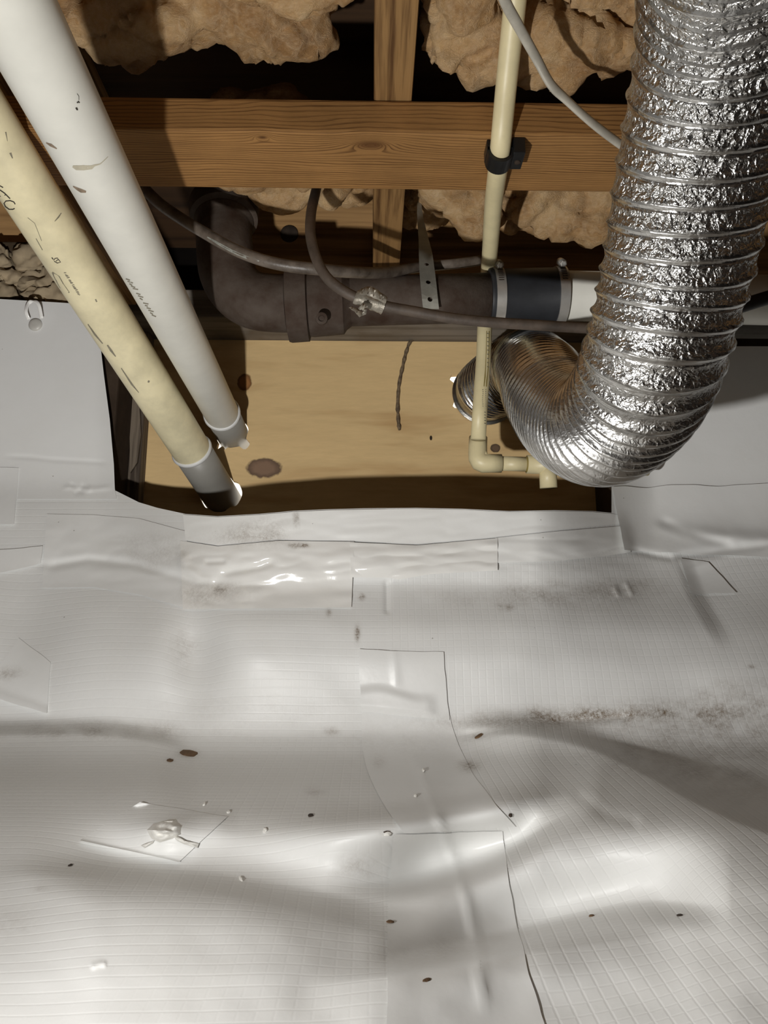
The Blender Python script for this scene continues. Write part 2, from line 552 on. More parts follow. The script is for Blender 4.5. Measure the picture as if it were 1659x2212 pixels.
ceiling = box('ceiling', -1.75, 1.75, -1.6, 1.32, 0.775, 0.80, M['deck'], None, 0)
tag(ceiling, 'dark wooden subfloor above the joists and insulation', kind='structure')
for jx, yend in ((0.0205, 1.078), (-0.386, 1.078), (0.427, 1.078), (-0.79, 1.078), (0.835, 1.078)):
    jo = box('joist', jx - 0.019, jx + 0.019, -1.55, yend, JB, 0.775, M['joist'], ceiling, 0.003)

for nm, a in (('wall_left', (-1.75, -1.70, -1.6, 1.6)), ('wall_right', (1.70, 1.75, -1.6, 1.6))):
    tag(box(nm, a[0], a[1], a[2], a[3], -0.35, 0.80, M['block'], None, 0), 'far ' + nm[5:] + ' end of the crawl space', kind='structure')
tag(box('wall_back', -1.75, 1.75, -1.65, -1.6, -0.35, 0.80, M['block'], None, 0), 'crawl space wall behind the viewer', kind='structure')
tag(box('floor', -1.75, 1.75, -1.6, 1.4, -0.36, -0.33, M['block'], None, 0), 'earth floor under the white liner', kind='structure')

# foundation wall with an opening, then sill and rim joist
OX0, OX1 = PY(258, 900, 1.09).x, PY(1326, 1070, 1.09).x
wf = empty('wall_front'); tag(wf, 'foundation wall behind the liner with an opening in the middle', kind='structure')
box('wall_block', -1.75, OX0, 1.075, 1.30, -0.33, 0.50, M['block'], wf, 0.004)
box('wall_block', OX1, 1.75, 1.075, 1.30, -0.33, 0.50, M['block'], wf, 0.004)
box('wall_block', OX0, OX1, 1.045, 1.30, -0.33, 0.165, M['block'], wf, 0.004)
sill = box('trim_1', -0.40, 1.75, 1.095, 1.30, 0.538, 0.585, M['sill'], None, 0.003)
tag(sill, 'grey weathered sill plate over the plywood opening', kind='structure')
rim = box('trim_2', PY(478, 500, 1.082).x, 1.75, 1.082, 1.12, 0.5855, 0.775, M['rim'], None, 0.002)
tag(rim, 'brown rim joist behind the drain pipe', kind='structure')
rim2 = box('trim_3', -1.75, -0.405, 1.13, 1.17, 0.60, 0.775, M['rim'], None, 0.002)
tag(rim2, 'brown rim joist above the rubble stones', kind='structure')
box('shade_panel', -0.405, PY(478, 500, 1.082).x, 1.29, 1.30, 0.586, 0.775, M['void'], rim, 0.0)  # black panels paint the shade of the void and close it off from the sky
box('shade_panel', -0.43, -0.405, 1.17, 1.30, 0.586, 0.775, M['void'], rim, 0.0)
box('rim_packing', -1.75, -0.405, 1.17, 1.30, 0.50, 0.775, M['mortar'], rim2, 0.0)

# post at the left side of the opening
px0, px1 = PY(266, 900, 1.150).x, PY(311, 900, 1.150).x
post = empty('wooden_post')
bm = bmesh.new()
box_bm(bm, px0, px1, 1.148, 1.178, 0.166, 0.537, 0.003)
from_bm('post_body', bm, M['post'], post)
q = [PY(283, 800, 1.147), PY(300, 830, 1.147), PY(306, 940, 1.147), PY(298, 1000, 1.147), PY(283, 1022, 1.147), PY(281, 900, 1.147)]
V = q + [p + Vector((0, 0.004, 0)) for p in q]; V = [v + Vector((0, -0.004 if i < 6 else 0, 0)) for i, v in enumerate(V)]
mesh('split_face', V, [(0, 1, 2, 3, 4, 5)] + [(i, i + 6, (i + 1) % 6 + 6, (i + 1) % 6) for i in range(6)], M['post'], post)
tag(post, 'dark grey wooden post at the left edge of the plywood', 'post')

# ------------------------------------------------------------------ plywood board with three cut holes
WP0, WP1 = PD(97, 150, 9.44 * 0.052), PD(405.5, 750, 17.47 * 0.052)     # white pipe axis
wdir = (WP1 - WP0).normalized()
CP0, CP1 = PD(147, 550, 1600 * 0.057 / 112), PD(406, 960, 1600 * 0.057 / 83)   # cream pipe axis
cdir = (CP1 - CP0).normalized()


def onY(p, d, Y): return p + d * ((Y - p.y) / d.y)


WH, CH, DH = onY(WP0, wdir, BD), onY(CP0, cdir, BD), PY(1047, 850, BD)


def hole(c, r, notches, n=40, zs=1.0, seed=0):
    out = []
    for k in range(n):
        a = 2 * PI * k / n
        rr = r + 0.0008 * math.sin(5 * a + seed) + 0.0004 * math.sin(11 * a + seed)
        for (na, w, d) in notches:
            da = (a - na + PI) % (2 * PI) - PI
            rr += d * max(0.0, 1 - (abs(da) / w) ** 4) if abs(da) < w else 0
        out.append((c.x + rr * math.cos(a), c.z + rr * zs * math.sin(a)))
    return out


ply = bmesh.new()
bx0, bx1, bz0, bz1 = PY(300, 900, BD).x, OX1 + 0.12, 0.166, 0.5375
loops = [[(bx0, bz0), (bx1, bz0), (bx1, bz1), (bx0, bz1)],
         hole(WH, 0.0275, [(math.radians(-42), 0.30, 0.011), (math.radians(-128), 0.14, 0.008), (math.radians(-108), 0.07, 0.006)], 72),
         hole(CH, 0.0300, [(math.radians(-5), 0.75, 0.0075)], 72, 1.07, 2),
         hole(DH, 0.0520, [(math.radians(152), 0.17, 0.013), (math.radians(203), 0.10, 0.007)], 80, 1.0, 4)]
edges = []
for lp in loops:
    vs = [ply.verts.new((x, BD, z)) for x, z in lp]
    edges += [ply.edges.new((vs[i], vs[(i + 1) % len(vs)])) for i in range(len(vs))]
bmesh.ops.triangle_fill(ply, edges=edges, use_beauty=True)
ex = bmesh.ops.extrude_face_region(ply, geom=ply.faces[:])
for v in [g for g in ex['geom'] if isinstance(g, bmesh.types.BMVert)]:
    v.co.y += 0.012
board = from_bm('plywood_board', ply, M['ply'])
tag(board, 'pale knotty plywood board closing the wall opening, cut for two pipes and a duct', 'board')

# bark / splinter strip on the board
sp = [PY(x, y, BD - 0.003) for x, y in ((892, 733), (884, 742), (876, 765), (869, 795), (862, 830), (859, 870), (860, 905), (863, 929))]
o = tube('bark_strip', catmull(sp, 5), [0.0018 + 0.0016 * abs(math.sin(i * 0.9)) + 0.0012 * noise.noise((i * 0.8, 0, 0)) for i in range(36)], M['splinter'], None, 8, True)
tag(o, 'thin grey strip of bark hanging down the plywood under the sill', 'splinter')

# ------------------------------------------------------------------ the white liner
def smooth_interp(x, pts, sig=14):
    xs = np.arange(-200, 4200, 2.0)
    ys = np.interp(xs, [p[0] for p in pts], [p[1] for p in pts])
    k = np.exp(-0.5 * (np.arange(-60, 61) * 2.0 / sig) ** 2); k /= k.sum()
    ys = np.convolve(np.pad(ys, 60, mode='edge'), k, mode='valid')
    return np.interp(x, xs, ys)


GROUND = [(1700, .700), (1760, .625), (1800, .588), (1900, .522), (2000, .468), (2100, .421), (2212, .378), (2400, .318), (2700, .243), (3100, .200), (3700, .15), (4200, .12)]
PC = [(600, .925), (1090, .907), (1150, .905), (1238, .898), (1262, .904), (1300, .892), (1350, .874), (1420, .862), (1500, .858), (1560, .852), (1590, .846), (1630, .815)] + GROUND
PL = [(600, 1.05), (1000, 1.045), (1050, 1.04), (1100, 1.02), (1180, .995), (1240, .978), (1300, .952), (1400, .92), (1500, .893), (1560, .882), (1600, .862), (1640, .815)] + GROUND
PR = [(600, 1.06), (1050, 1.04), (1120, 1.03), (1180, 1.0), (1250, .965), (1350, .888), (1450, .856), (1500, .848), (1560, .838), (1620, .81)] + GROUND


def sstep(x, a, b):
    t = np.clip((x - a) / (b - a), 0, 1)
    return t * t * (3 - 2 * t)


def polyd(px, py, pts):
    """signed distance to a polyline running left to right (positive below it in the frame) and position along it 0..1"""
    pts = np.array(pts, float)
    best = np.full(px.shape, 1e9); sg = np.zeros(px.shape); tt = np.zeros(px.shape)
    L = np.r_[0, np.cumsum(np.hypot(*(np.diff(pts, axis=0).T)))]
    for i in range(len(pts) - 1):
        a, b = pts[i], pts[i + 1]
        d = b - a; l2 = (d ** 2).sum()
        t = np.clip(((px - a[0]) * d[0] + (py - a[1]) * d[1]) / l2, 0, 1)
        ex = px - a[0] - t * d[0]; ey = py - a[1] - t * d[1]
        dist = np.hypot(ex, ey)
        m = dist < best
        best = np.where(m, dist, best)
        sg = np.where(m, np.sign(d[0] * ey - d[1] * ex), sg)
        tt = np.where(m, (L[i] + t * math.sqrt(l2)) / L[-1], tt)
    return best * sg, tt


def curve2(pts, n=6):
    return [(p.x, p.y) for p in catmull([(x, y, 0) for x, y in pts], n)]


# folds: (polyline, pull towards the viewer in m, width above, width below, end taper)
FOLDS = [
    ([(-60, 1592), (200, 1590), (330, 1606), (430, 1634)], .032, 20, 140, .05, .25),
    ([(540, 1800), (700, 1786), (900, 1764), (1090, 1732), (1250, 1722), (1350, 1722)], .036, 26, 60, .4, .4),
    ([(700, 1905), (800, 1903), (900, 1888), (1050, 1842), (1150, 1796), (1300, 1712)], -.070, 80, 30, .4, .3),
    ([(40, 1862), (250, 1868), (450, 1882), (650, 1915), (850, 1950), (1000, 1950)], -.048, 90, 44, .25, .3),
    ([(-60, 1900), (120, 1898), (250, 1908), (450, 1934), (640, 1972), (820, 2025), (920, 2055)], .030, 30, 200, .3, .42),
    ([(780, 2070), (940, 2045), (1100, 2006), (1250, 1968), (1400, 1944), (1580, 1955)], -.060, 105, 30, .5, .2),
    ([(640, 2140), (800, 2118), (950, 2098), (1100, 2068), (1300, 2040), (1480, 2022)], .024, 24, 110, .3, .4),
    ([(960, 1586), (1000, 1590), (1130, 1592), (1260, 1618), (1400, 1680), (1520, 1745), (1700, 1815), (2300, 1990)], .072, 30, 300, .16, .3),
    ([(330, 1790), (420, 1770), (520, 1765)], .006, 14, 40, .3, .3),
]
BUMPS = [  # cx, cy, rx, ry, pull
    (250, 1430, 190, 150, .022), (640, 1400, 190, 110, .006), (60, 1330, 90, 120, -.014),
    (425, 1410, 55, 95, -.026), (1150, 1410, 360, 100, .008), (1600, 1450, 130, 90, .012),
    (350, 1810, 90, 45, .008), (1250, 1850, 170, 90, .006),
]
STEPS = [  # lines running down the sheet: the part to their right falls back
    ([(1440, 1205), (1462, 1240), (1480, 1290), (1510, 1345), (1560, 1420)], .015, 46, 130),
]
# ------ small surface marks used by several sheets
CREASE = [  # sharp wrinkles: polyline, depth, half width
    ([(0, 985), (70, 988), (110, 993), (245, 1000)], .0011, 4),
    ([(130, 1057), (150, 1052), (190, 1058), (246, 1052)], -.0016, 4),
    ([(150, 1044), (168, 1054), (182, 1068)], .0014, 4), ([(182, 1044), (176, 1056), (160, 1070)], .0014, 4), ([(196, 1048), (190, 1064)], -.0012, 4),
    ([(60, 1215), (110, 1222), (190, 1208), (280, 1217), (380, 1245), (430, 1258), (520, 1258)], .004, 9),
    ([(395, 1190), (400, 1225), (430, 1250), (470, 1262)], -.005, 12),
    ([(440, 1215), (490, 1212)], .003, 6), ([(470, 1240), (560, 1225), (600, 1210)], .004, 8),
    ([(835, 1250), (836, 1330)], .003, 6),
    ([(1350, 1185), (1420, 1200), (1460, 1207)], .004, 7),
    ([(1440, 1205), (1560, 1190), (1700, 1170)], .005, 9),
    ([(1415, 1120), (1480, 1150), (1560, 1172), (1590, 1175)], .004, 11),
    ([(1326, 1265), (1338, 1290)], -.003, 6), ([(1350, 1255), (1368, 1288)], -.003, 6),
    ([(970, 1592), (1100, 1575), (1250, 1555), (1380, 1545)], .006, 10),
    ([(880, 1600), (915, 1680), (925, 1712), (960, 1800), (990, 1880), (1015, 1970), (1035, 2060), (1045, 2212)], -.0022, 9),
    ([(195, 2090), (215, 2082), (232, 2082)], -.002, 6),
    ([(790, 1445), (850, 1440)], .0, 6),
    ([(1230, 1705), (1310, 1760), (1390, 1780)], .003, 14),
]


def depthY(px, py, plain=False):
    px = np.asarray(px, float); py = np.asarray(py, float)
    l, c, r = smooth_interp(py, PL, 22), smooth_interp(py, PC, 12), smooth_interp(py, PR, 22)
    wl = sstep(px, 560, 200); wr = sstep(px, 1150, 1420)
    Y = c * (1 - wl - wr) + l * wl + r * wr
    if plain: return Y
    for pts, A, wa, wb, t0, t1 in FOLDS:
        c = np.array(curve2(pts, 10))
        d = py - np.interp(px, c[:, 0], c[:, 1])
        t = (px - c[0, 0]) / (c[-1, 0] - c[0, 0])
        e = sstep(t, 0, t0) * sstep(1 - t, 0, t1)
        w = np.where(d < 0, wa, wb)
        Y = Y - A * e * np.exp(-(d / w) ** 2)
    Y = Y - .070 * sstep(px, 1080, 1750) * sstep(py, 1600, 1800)
    for cx, cy, rx, ry, A in BUMPS:
        Y = Y - A * np.exp(-((px - cx) / rx) ** 2 - ((py - cy) / ry) ** 2)
    for pts, A, w1, w2 in STEPS:
        d, t = polyd(px, py, pts)
        e = sstep(t, 0, .25) * sstep(1 - t, 0, .35)
        Y = Y + A * e * sstep(-d, 0, w1) * np.exp(-(np.minimum(d, 0) / w2) ** 2)
    for pts, A, w in CREASE:
        if A == 0: continue
        d, t = polyd(px, py, pts)
        e = sstep(t, 0, .15) * sstep(1 - t, 0, .15)
        Y = Y + A * e * np.exp(-(d / w) ** 2)
    P = np.stack([px / 260, py / 200, 0 * px + 3.3], -1)
    amp = np.interp(py, [900, 1150, 1300, 1700, 2212], [.0006, .003, .004, .004, .003])
    Y = Y + amp * fbm(P, 3) * 0.8
    P2 = np.stack([px / 130, py / 40, 0 * px + 9.1], -1)
    strip = np.exp(-((py - 1200) / 55) ** 2) * sstep(px, 330, 420) * sstep(1420, 1340, px) if False else np.exp(-((py - 1205) / 50) ** 2) * sstep(px, 330, 420) * (1 - sstep(px, 1340, 1420))
    Y = Y + .0022 * strip * fbm(P2, 3)
    return Y


STAINS = [  # dirt on the plastic: cx, cy, rx, ry, amount
    (330, 1180, 60, 50, .22), (520, 1160, 60, 22, .5), (570, 1150, 50, 30, .4), (480, 1275, 55, 16, .6), (430, 1290, 40, 22, .35),
    (340, 1205, 70, 20, .2), (640, 1120, 5, 14, 1.6), (638, 1178, 14, 5, 1.5), (660, 1178, 8, 4, 1.0), (782, 1290, 6, 6, 1.4),
    (772, 1370, 5, 16, 1.2), (710, 1325, 5, 8, .8), (1180, 1290, 210, 26, .38), (1270, 1270, 110, 20, .4), (1390, 1270, 40, 20, .3),
    (1160, 1555, 190, 22, .5), (1400, 1540, 200, 30, .45), (1500, 1600, 190, 60, .42), (1580, 1540, 140, 50, .38), (1450, 1645, 150, 36, .5), (1620, 1500, 110, 40, .3),
    (1600, 1690, 120, 50, .4), (408, 1628, 24, 9, 1.0), (366, 1642, 9, 4, .9), (716, 1580, 14, 8, .9), (678, 1710, 22, 10, .5),
    (1012, 1655, 20, 12, 1.0), (1032, 1590, 12, 5, .9), (820, 1650, 15, 13, .5), (200, 1580, 210, 20, .45), (20, 1455, 30, 14, .5),
    (400, 1395, 30, 45, .35), (770, 1870, 50, 25, .35), (1000, 2050, 110, 26, .22), (870, 2070, 70, 20, .18), (520, 1530, 260, 40, .10),
    (1080, 1310, 8, 8, .6), (1100, 1312, 8, 6, 1.0), (900, 1600, 300, 40, .12), (834, 1800, 12, 6, .5), (1625, 1440, 10, 4, 1.2),
    (90, 1920, 20, 8, .3), (30, 2000, 60, 40, .15), (1240, 1545, 120, 14, .5), (1100, 1725, 30, 12, .2),
]


def dirtmap(px, py):
    D = np.zeros(px.shape)
    for cx, cy, rx, ry, a in STAINS:
        D = D + a * np.exp(-((px - cx) / rx) ** 2 - ((py - cy) / ry) ** 2)
    n = fbm(np.stack([px / 40, py / 22, 0 * px + 1.7], -1), 3)
    return np.clip(D * (0.75 + 0.6 * n), 0, 1)


SPAC = 0.0088


_py = np.arange(600, 4200, 2.0)
_pc = atY(829 + 0 * _py, _py, depthY(829 + 0 * _py, _py, True))
VTAB = (_py, np.r_[0, np.cumsum(np.linalg.norm(np.diff(_pc, axis=0), axis=-1))])


def sheet(name, px, py, m, parent=None, off=0.0, uvscale=SPAC, back=None, extra=None):
    Y = depthY(px, py) - off
    if extra is not None: Y = Y + extra
    P = atY(px, py, Y)
    Y0 = depthY(px, py, True)
    P0 = atY(px, py, Y0)
    v = np.interp(py, VTAB[0], VTAB[1])
    v = v + 0.55 * (Y0 - Y)
    u = P0[..., 0]
    uv = np.stack([u / uvscale, v / uvscale], -1)
    D = dirtmap(px, py)
    return grid_mesh(name, P, m, parent, True, uv, {'dirt': D})


LIP = [(-900, 1040), (150, 1046), (250, 1060), (300, 1085), (340, 1097), (400, 1110), (470, 1115), (560, 1110), (640, 1103), (720, 1100), (800, 1098), (900, 1097), (1000, 1099),
       (1100, 1104), (1200, 1102), (1280, 1104), (1325, 1108), (1345, 1112), (1400, 1080), (1500, 1070), (2600, 1066)]


def lip(px): return np.interp(px, [p[0] for p in LIP], [p[1] for p in LIP])


SEAM = [(1000, 834), (1250, 835), (1330, 836), (1405, 843), (1500, 857), (1600, 882), (1680, 914), (1712, 925), (1800, 960), (1880, 990), (1970, 1015), (2060, 1035), (2212, 1045), (2500, 1055), (4200, 1070)]


def seam(py): return np.interp(py, [p[0] for p in SEAM], [p[1] for p in SEAM])


ROWS = np.r_[np.linspace(0, 1, 300)]
def rowsY(px):
    """frame rows from the lip down past the bottom of the frame and on under the viewer"""
    top = lip(px)
    a = np.linspace(0, 1, 310)[:, None]
    body = top[None, :] * (1 - a) + 2230 * a
    b = np.array([2260, 2300, 2350, 2420, 2500, 2600, 2720, 2900, 3100, 3400, 3800])[:, None] + 0 * px[None, :]
    return np.r_[body, b]


# left sheet: up to a little past the seam
cl = np.r_[np.linspace(0, 0.48, 26)[:-1], np.linspace(0.48, 1, 250)]
cr = np.r_[np.linspace(0, 0.5, 230), np.linspace(0.5, 1, 26)[1:]]
def lr_cols(left):
    base = rowsY(np.linspace(-900, 2600, 10))
    return base


colsL = np.r_[np.linspace(-900, -20, 24)[:-1], np.linspace(-20, 880, 260)]
pyL = rowsY(colsL)
pxL = np.repeat(colsL[None, :], pyL.shape[0], 0)
sL = seam(pyL) + 26
pxL = np.where(pxL > 600, 600 + (pxL - 600) * (sL - 600) / 280.0, pxL)
colsR = np.r_[np.linspace(836, 1680, 250), np.linspace(1680, 2600, 24)[1:]]
pyR = rowsY(colsR)
pxR = np.repeat(colsR[None, :], pyR.shape[0], 0)
sR = seam(pyR)
pxR = np.where(pxR < 1200, 1200 - (1200 - pxR) * (1200 - sR) / 364.0, pxR)

liner_left = sheet('vapor_barrier', pxL, pyL, M['liner'])
tag(liner_left, 'white plastic liner sheet left of the taped seam, with a torn patch', 'liner')
liner_right = sheet('vapor_barrier', pxR, pyR, M['liner_r'], None, 0.0012)
tag(liner_right, 'white plastic liner sheet with woven grid right of the taped seam', 'liner')

# upright liner panels on the wall
def edgeL(py): return np.interp(py, [600, 740, 800, 900, 1000, 1052, 1075], [208, 217, 224, 237, 246, 248, 252])
t = np.linspace(0, 1, 90)
rows = np.linspace(0, 1, 110)[:, None]
s = np.r_[np.linspace(0, .5, 12)[:-1], np.linspace(.5, 1, 80)][None, :]
topL = 640 + 12 * s
pyW = topL * (1 - rows) + (1075) * rows + 0 * s
pxW = -900 + (edgeL(pyW) + 900) * np.where(s < .5, s / .5 * .75, .75 + (s - .5) * .5)
pyW = np.interp(pxW, [-900, 0, 120, 230], [635, 646, 653, 660]) * (1 - rows) + (1078) * rows
wallL = sheet('liner_panel', pxW, pyW, M['liner_plain'], None, 0.002)
tag(wallL, 'smooth white liner panel hung on the wall left of the opening', 'liner')
rows = np.linspace(0, 1, 90)[:, None]
s = np.r_[np.linspace(0, .5, 70)[:-1], np.linspace(.5, 1, 12)][None, :]
pxE = 1321 + np.where(s < .5, s / .5 * 360, 360 + (s - .5) * 2 * 920)
pyE = 748 * (1 - rows) + 1120 * rows + 0 * s
pxE = pxE + 0 * rows
wallR = sheet('liner_panel', pxE, pyE, M['liner_plain'], None, 0.002)
tag(wallR, 'smooth white liner panel hung on the wall behind the foil duct', 'liner')


def patch(name, tl, tr, br, bl, m, parent, off=.0012, n=(34, 24), wob=3.0, curl=None, seed=0, mid=None, bumpy=0.0):
    """a stuck-on piece of tape following the sheet below; corners in the frame, edges a little wavy"""
    nr, nc = n
    a = np.linspace(0, 1, nr)[:, None]; b = np.linspace(0, 1, nc)[None, :]
    C = [np.array(q, float) for q in (tl, tr, br, bl)]
    px = (1 - a) * ((1 - b) * C[0][0] + b * C[1][0]) + a * ((1 - b) * C[3][0] + b * C[2][0])
    py = (1 - a) * ((1 - b) * C[0][1] + b * C[1][1]) + a * ((1 - b) * C[3][1] + b * C[2][1])
    if mid is not None:
        px = px + mid[0](a, b); py = py + mid[1](a, b)
    px = px + wob * fbm(np.stack([px / 50 + seed, py / 50, 0 * px], -1), 2)
    py = py + wob * fbm(np.stack([px / 50 + seed, py / 50, 0 * px + 5], -1), 2)
    ex = np.zeros(px.shape)
    if curl is not None: ex = ex - curl(a, b)
    if bumpy: ex = ex - bumpy * np.abs(fbm(np.stack([px / 28 + seed, py / 22, 0 * px + 2], -1), 3)) * np.minimum(1, 6 * a * (1 - a) + .2)
    return sheet(name, px, py, m, parent, off, extra=ex)


# tape along the floor seam (children of the sheet they are stuck to)
tp = patch('seam_tape', (783, 1520), (966, 1520), (1112, 1786), (872, 1800), M['tape'], liner_right, .0026, (50, 26), 2,
           mid=(lambda a, b: -34 * np.sin(a * PI) * (1 - .2 * b), lambda a, b: 0 * a * b))
tp2 = patch('seam_tape', (850, 1802), (1084, 1796), (1192, 2260), (838, 2260), M['tape'], liner_right, .0022, (60, 26), 2,
            mid=(lambda a, b: -14 * np.sin(a * PI) * b - 8 * np.sin(a * PI) * (1 - b), lambda a, b: 0 * a * b))
tp3 = patch('tape_patch', (775, 1403), (957, 1407), (972, 1556), (780, 1538), M['tape'], liner_right, .0040, (34, 34), 2,
            curl=lambda a, b: .0042 * sstep(a + .05 * np.sin(b * 7), .58, .74) * (1 - sstep(a, .90, 1.0)) * (1 - sstep(b, .74, .90)) + .0012 * np.exp(-((b - .42) / .04) ** 2) * (1 - sstep(a, .5, .62)))

# glossy tape strips along the lip
lipc = lambda x: float(lip(x))
def strip(name, x0, x1, top0, bot0, m, parent, off, seed, bumpy=.003, n=(26, 60), e0=0, e1=0):
    """a strip of tape between two frame curves given as functions of x"""
    nr, nc = n
    a = np.linspace(0, 1, nr)[:, None]; b = np.linspace(0, 1, nc)[None, :]
    px = x0 + (x1 - x0) * b + e0 * (1 - b) * (a - .5) + e1 * b * (a - .5)
    py = top0(px) * (1 - a) + bot0(px) * a
    ex = -bumpy * np.abs(fbm(np.stack([px / 90 + seed, py / 34 + px / 400, 0 * px + 2], -1), 2)) * np.minimum(1, 5 * a * (1 - a) + .15)
    return sheet(name, px, py, m, parent, off, extra=ex)


I = lambda *p: (lambda x: np.interp(x, [q[0] for q in p], [q[1] for q in p]))
lipf = lambda d: (lambda x: lip(x) + d)
strip('lip_tape', 398, 1338, lipf(2), I((390, 1165), (470, 1178), (600, 1165), (760, 1168), (900, 1175), (1070, 1160), (1200, 1145), (1345, 1131)), M['tape_bright'], liner_right, .0030, 1, .0016, (22, 150), 6)
strip('glossy_tape', 392, 762, I((390, 1168), (470, 1180), (600, 1168), (765, 1170)), I((390, 1316), (560, 1314), (765, 1312)), M['tape_gloss'], liner_left, .0034, 3, .0026, (50, 90), 6, -6)
strip('glossy_tape', 757, 1075, I((750, 1171), (900, 1178), (1080, 1162)), I((750, 1247), (840, 1248), (860, 1252), (930, 1240), (1080, 1232)), M['tape_gloss'], liner_right, .0048, 8, .0040, (40, 80), 3)
strip('wall_tape', 1068, 1362, I((1068, 1162), (1200, 1148), (1370, 1134)), I((1068, 1216), (1200, 1212), (1300, 1202), (1370, 1192)), M['tape_bright'], liner_right, .0036, 12, .0030, (30, 70), -4)
strip('ledge_tape', 96, 404, I((90, 1110), (200, 1112), (300, 1120), (410, 1150)), I((90, 1270), (200, 1268), (300, 1284), (410, 1316)), M['tape'], liner_left, .0022, 16, .0014, (40, 70), -10)
patch('corner_tape', (-60, 1193), (93, 1180), (88, 1218), (-60, 1250), M['tape'], liner_left, .004, (16, 30), 2, seed=3)
patch('corner_tape', (-60, 1010), (42, 1010), (30, 1132), (-60, 1136), M['tape'], liner_left, .004, (24, 20), 1.5, seed=6)
patch('corner_tape', (-40, 1500), (40, 1376), (110, 1430), (100, 1540), M['tape'], liner_left, .002, (30, 20), 2, seed=9, curl=lambda a, b: .004 * (1 - sstep(b, 0, .2)))
# draped flap at the right corner of the opening
patch('corner_flap', (1323, 1052), (1720, 1046), (1720, 1205), (1352, 1188), M['liner_plain'], liner_right, .006, (44, 60), 3, seed=12,
      curl=lambda a, b: .012 * (1 - sstep(b, 0, .08)) * sstep(a, .3, .9) + .006 * np.exp(-((a - .62 - .2 * b) / .10) ** 2) * sstep(b, .1, .4))
patch('corner_tape', (1470, 1205), (1530, 1214), (1590, 1279), (1496, 1285), M['tape'], liner_right, .0055, (24, 24), 2, seed=15)

# torn patch on the left sheet
tpch = patch('torn_patch', (302, 1733), (492, 1764), (386, 1862), (172, 1815), M['liner'], liner_left, .0018, (34, 34), 1.0,
             curl=lambda a, b: .0035 * sstep(a, .965, 1.0) + .009 * (1 - sstep(a + b, 0, .13)) + .004 * np.exp(-((a - .4) / .2) ** 2 - ((b - .55) / .25) ** 2))


def crumple(name, poly_px, m, parent, height, n=22, seed=0):
    """a crumpled scrap standing proud of the sheet: thick in the middle, ragged outline"""
    cx = sum(p[0] for p in poly_px) / len(poly_px); cyy = sum(p[1] for p in poly_px) / len(poly_px)
    k = len(poly_px); R = 7
    px = []; py = []; ex = []
    for i in range(R + 1):
        f = i / R
        row = []
        for j in range(k * 3):
            q = j / 3; j0 = int(q) % k; j1 = (j0 + 1) % k; w = q - int(q)
            X = poly_px[j0][0] * (1 - w) + poly_px[j1][0] * w; Yy = poly_px[j0][1] * (1 - w) + poly_px[j1][1] * w
            px.append(cx + (X - cx) * f); py.append(cyy + (Yy - cyy) * f)
            ex.append(-height * (1 - f ** 3) * (0.7 + 0.6 * noise.noise(((cx + (X - cx) * f) / 14 + seed, (cyy + (Yy - cyy) * f) / 9, 0))))
    px = np.array(px).reshape(R + 1, -1); py = np.array(py).reshape(R + 1, -1); ex = np.array(ex).reshape(R + 1, -1)
    px = np.c_[px, px[:, :1]]; py = np.c_[py, py[:, :1]]; ex = np.c_[ex, ex[:, :1]]
    return sheet(name, px, py, m, parent, .003, extra=ex)


crumple('torn_scrap', [(316, 1793), (330, 1778), (352, 1772), (380, 1768), (394, 1782), (392, 1802), (372, 1812), (345, 1820), (328, 1812)], M['speck'], liner_left, .016, seed=2)
crumple('torn_scrap', [(374, 1806), (382, 1805), (400, 1815), (430, 1822), (426, 1832), (398, 1824), (382, 1816)], M['speck'], liner_left, .009, seed=5)
crumple('torn_scrap', [(304, 1826), (318, 1820), (334, 1815), (330, 1822), (312, 1832)], M['speck'], liner_left, .008, seed=7)
crumple('torn_scrap', [(352, 1774), (366, 1769), (380, 1771), (378, 1777), (362, 1777)], M['speck'], liner_left, .010, seed=9)

# BVH of the sheets, for things that lie on them
def bvh_of(objs):
    V = []; F = []
    for o in objs:
        b = len(V)
        V += [v.co.copy() for v in o.data.vertices]
        F += [tuple(b + i for i in p.vertices) for p in o.data.polygons]
    return BVHTree.FromPolygons(V, F)


SHEETS = bvh_of([liner_left, liner_right, wallL, wallR, tp, tp2, tp3])


def hit(px, py, tree=None):
    d = Vector(rays(px, py)).normalized()
    p, nrm, i, dist = (tree or SHEETS).ray_cast(Vector((0, 0, 0)), d)
    if nrm is not None and nrm.dot(d) > 0: nrm = -nrm
    return p, nrm, dist


# ------------------------------------------------------------------ pipes on the left
def inkmarks(name, parent, tree, strokes, m, lift=.00025):
    """printed or scratched marks laid on a pipe: strokes = ([(x, y) ...], width px) in the frame"""
    V = []; F = []
    for pts, w in strokes:
        pts = [Vector((x, y, 0)) for x, y in pts]
        prev = None
        for i, p in enumerate(pts):
            tdir = (pts[min(i + 1, len(pts) - 1)] - pts[max(i - 1, 0)]).normalized()
            nn = Vector((-tdir.y, tdir.x, 0)) * (w[i] if hasattr(w, '__len__') else w) / 2
            cur = []
            for q in (p + nn, p - nn):
                h = hit(q.x, q.y, tree)
                if h[0] is None: cur = None; break
                V.append(h[0] + h[1] * lift); cur.append(len(V) - 1)
            if prev and cur: F.append((prev[0], prev[1], cur[1], cur[0]))
            prev = cur
    o = mesh(name, V, F, m, parent)
    if len(strokes) > 4: o['kind'] = 'stuff'
    return o


def each_mark(name, parent, tree, strokes, m):
    for q in strokes: inkmarks(name, parent, tree, [q], m)


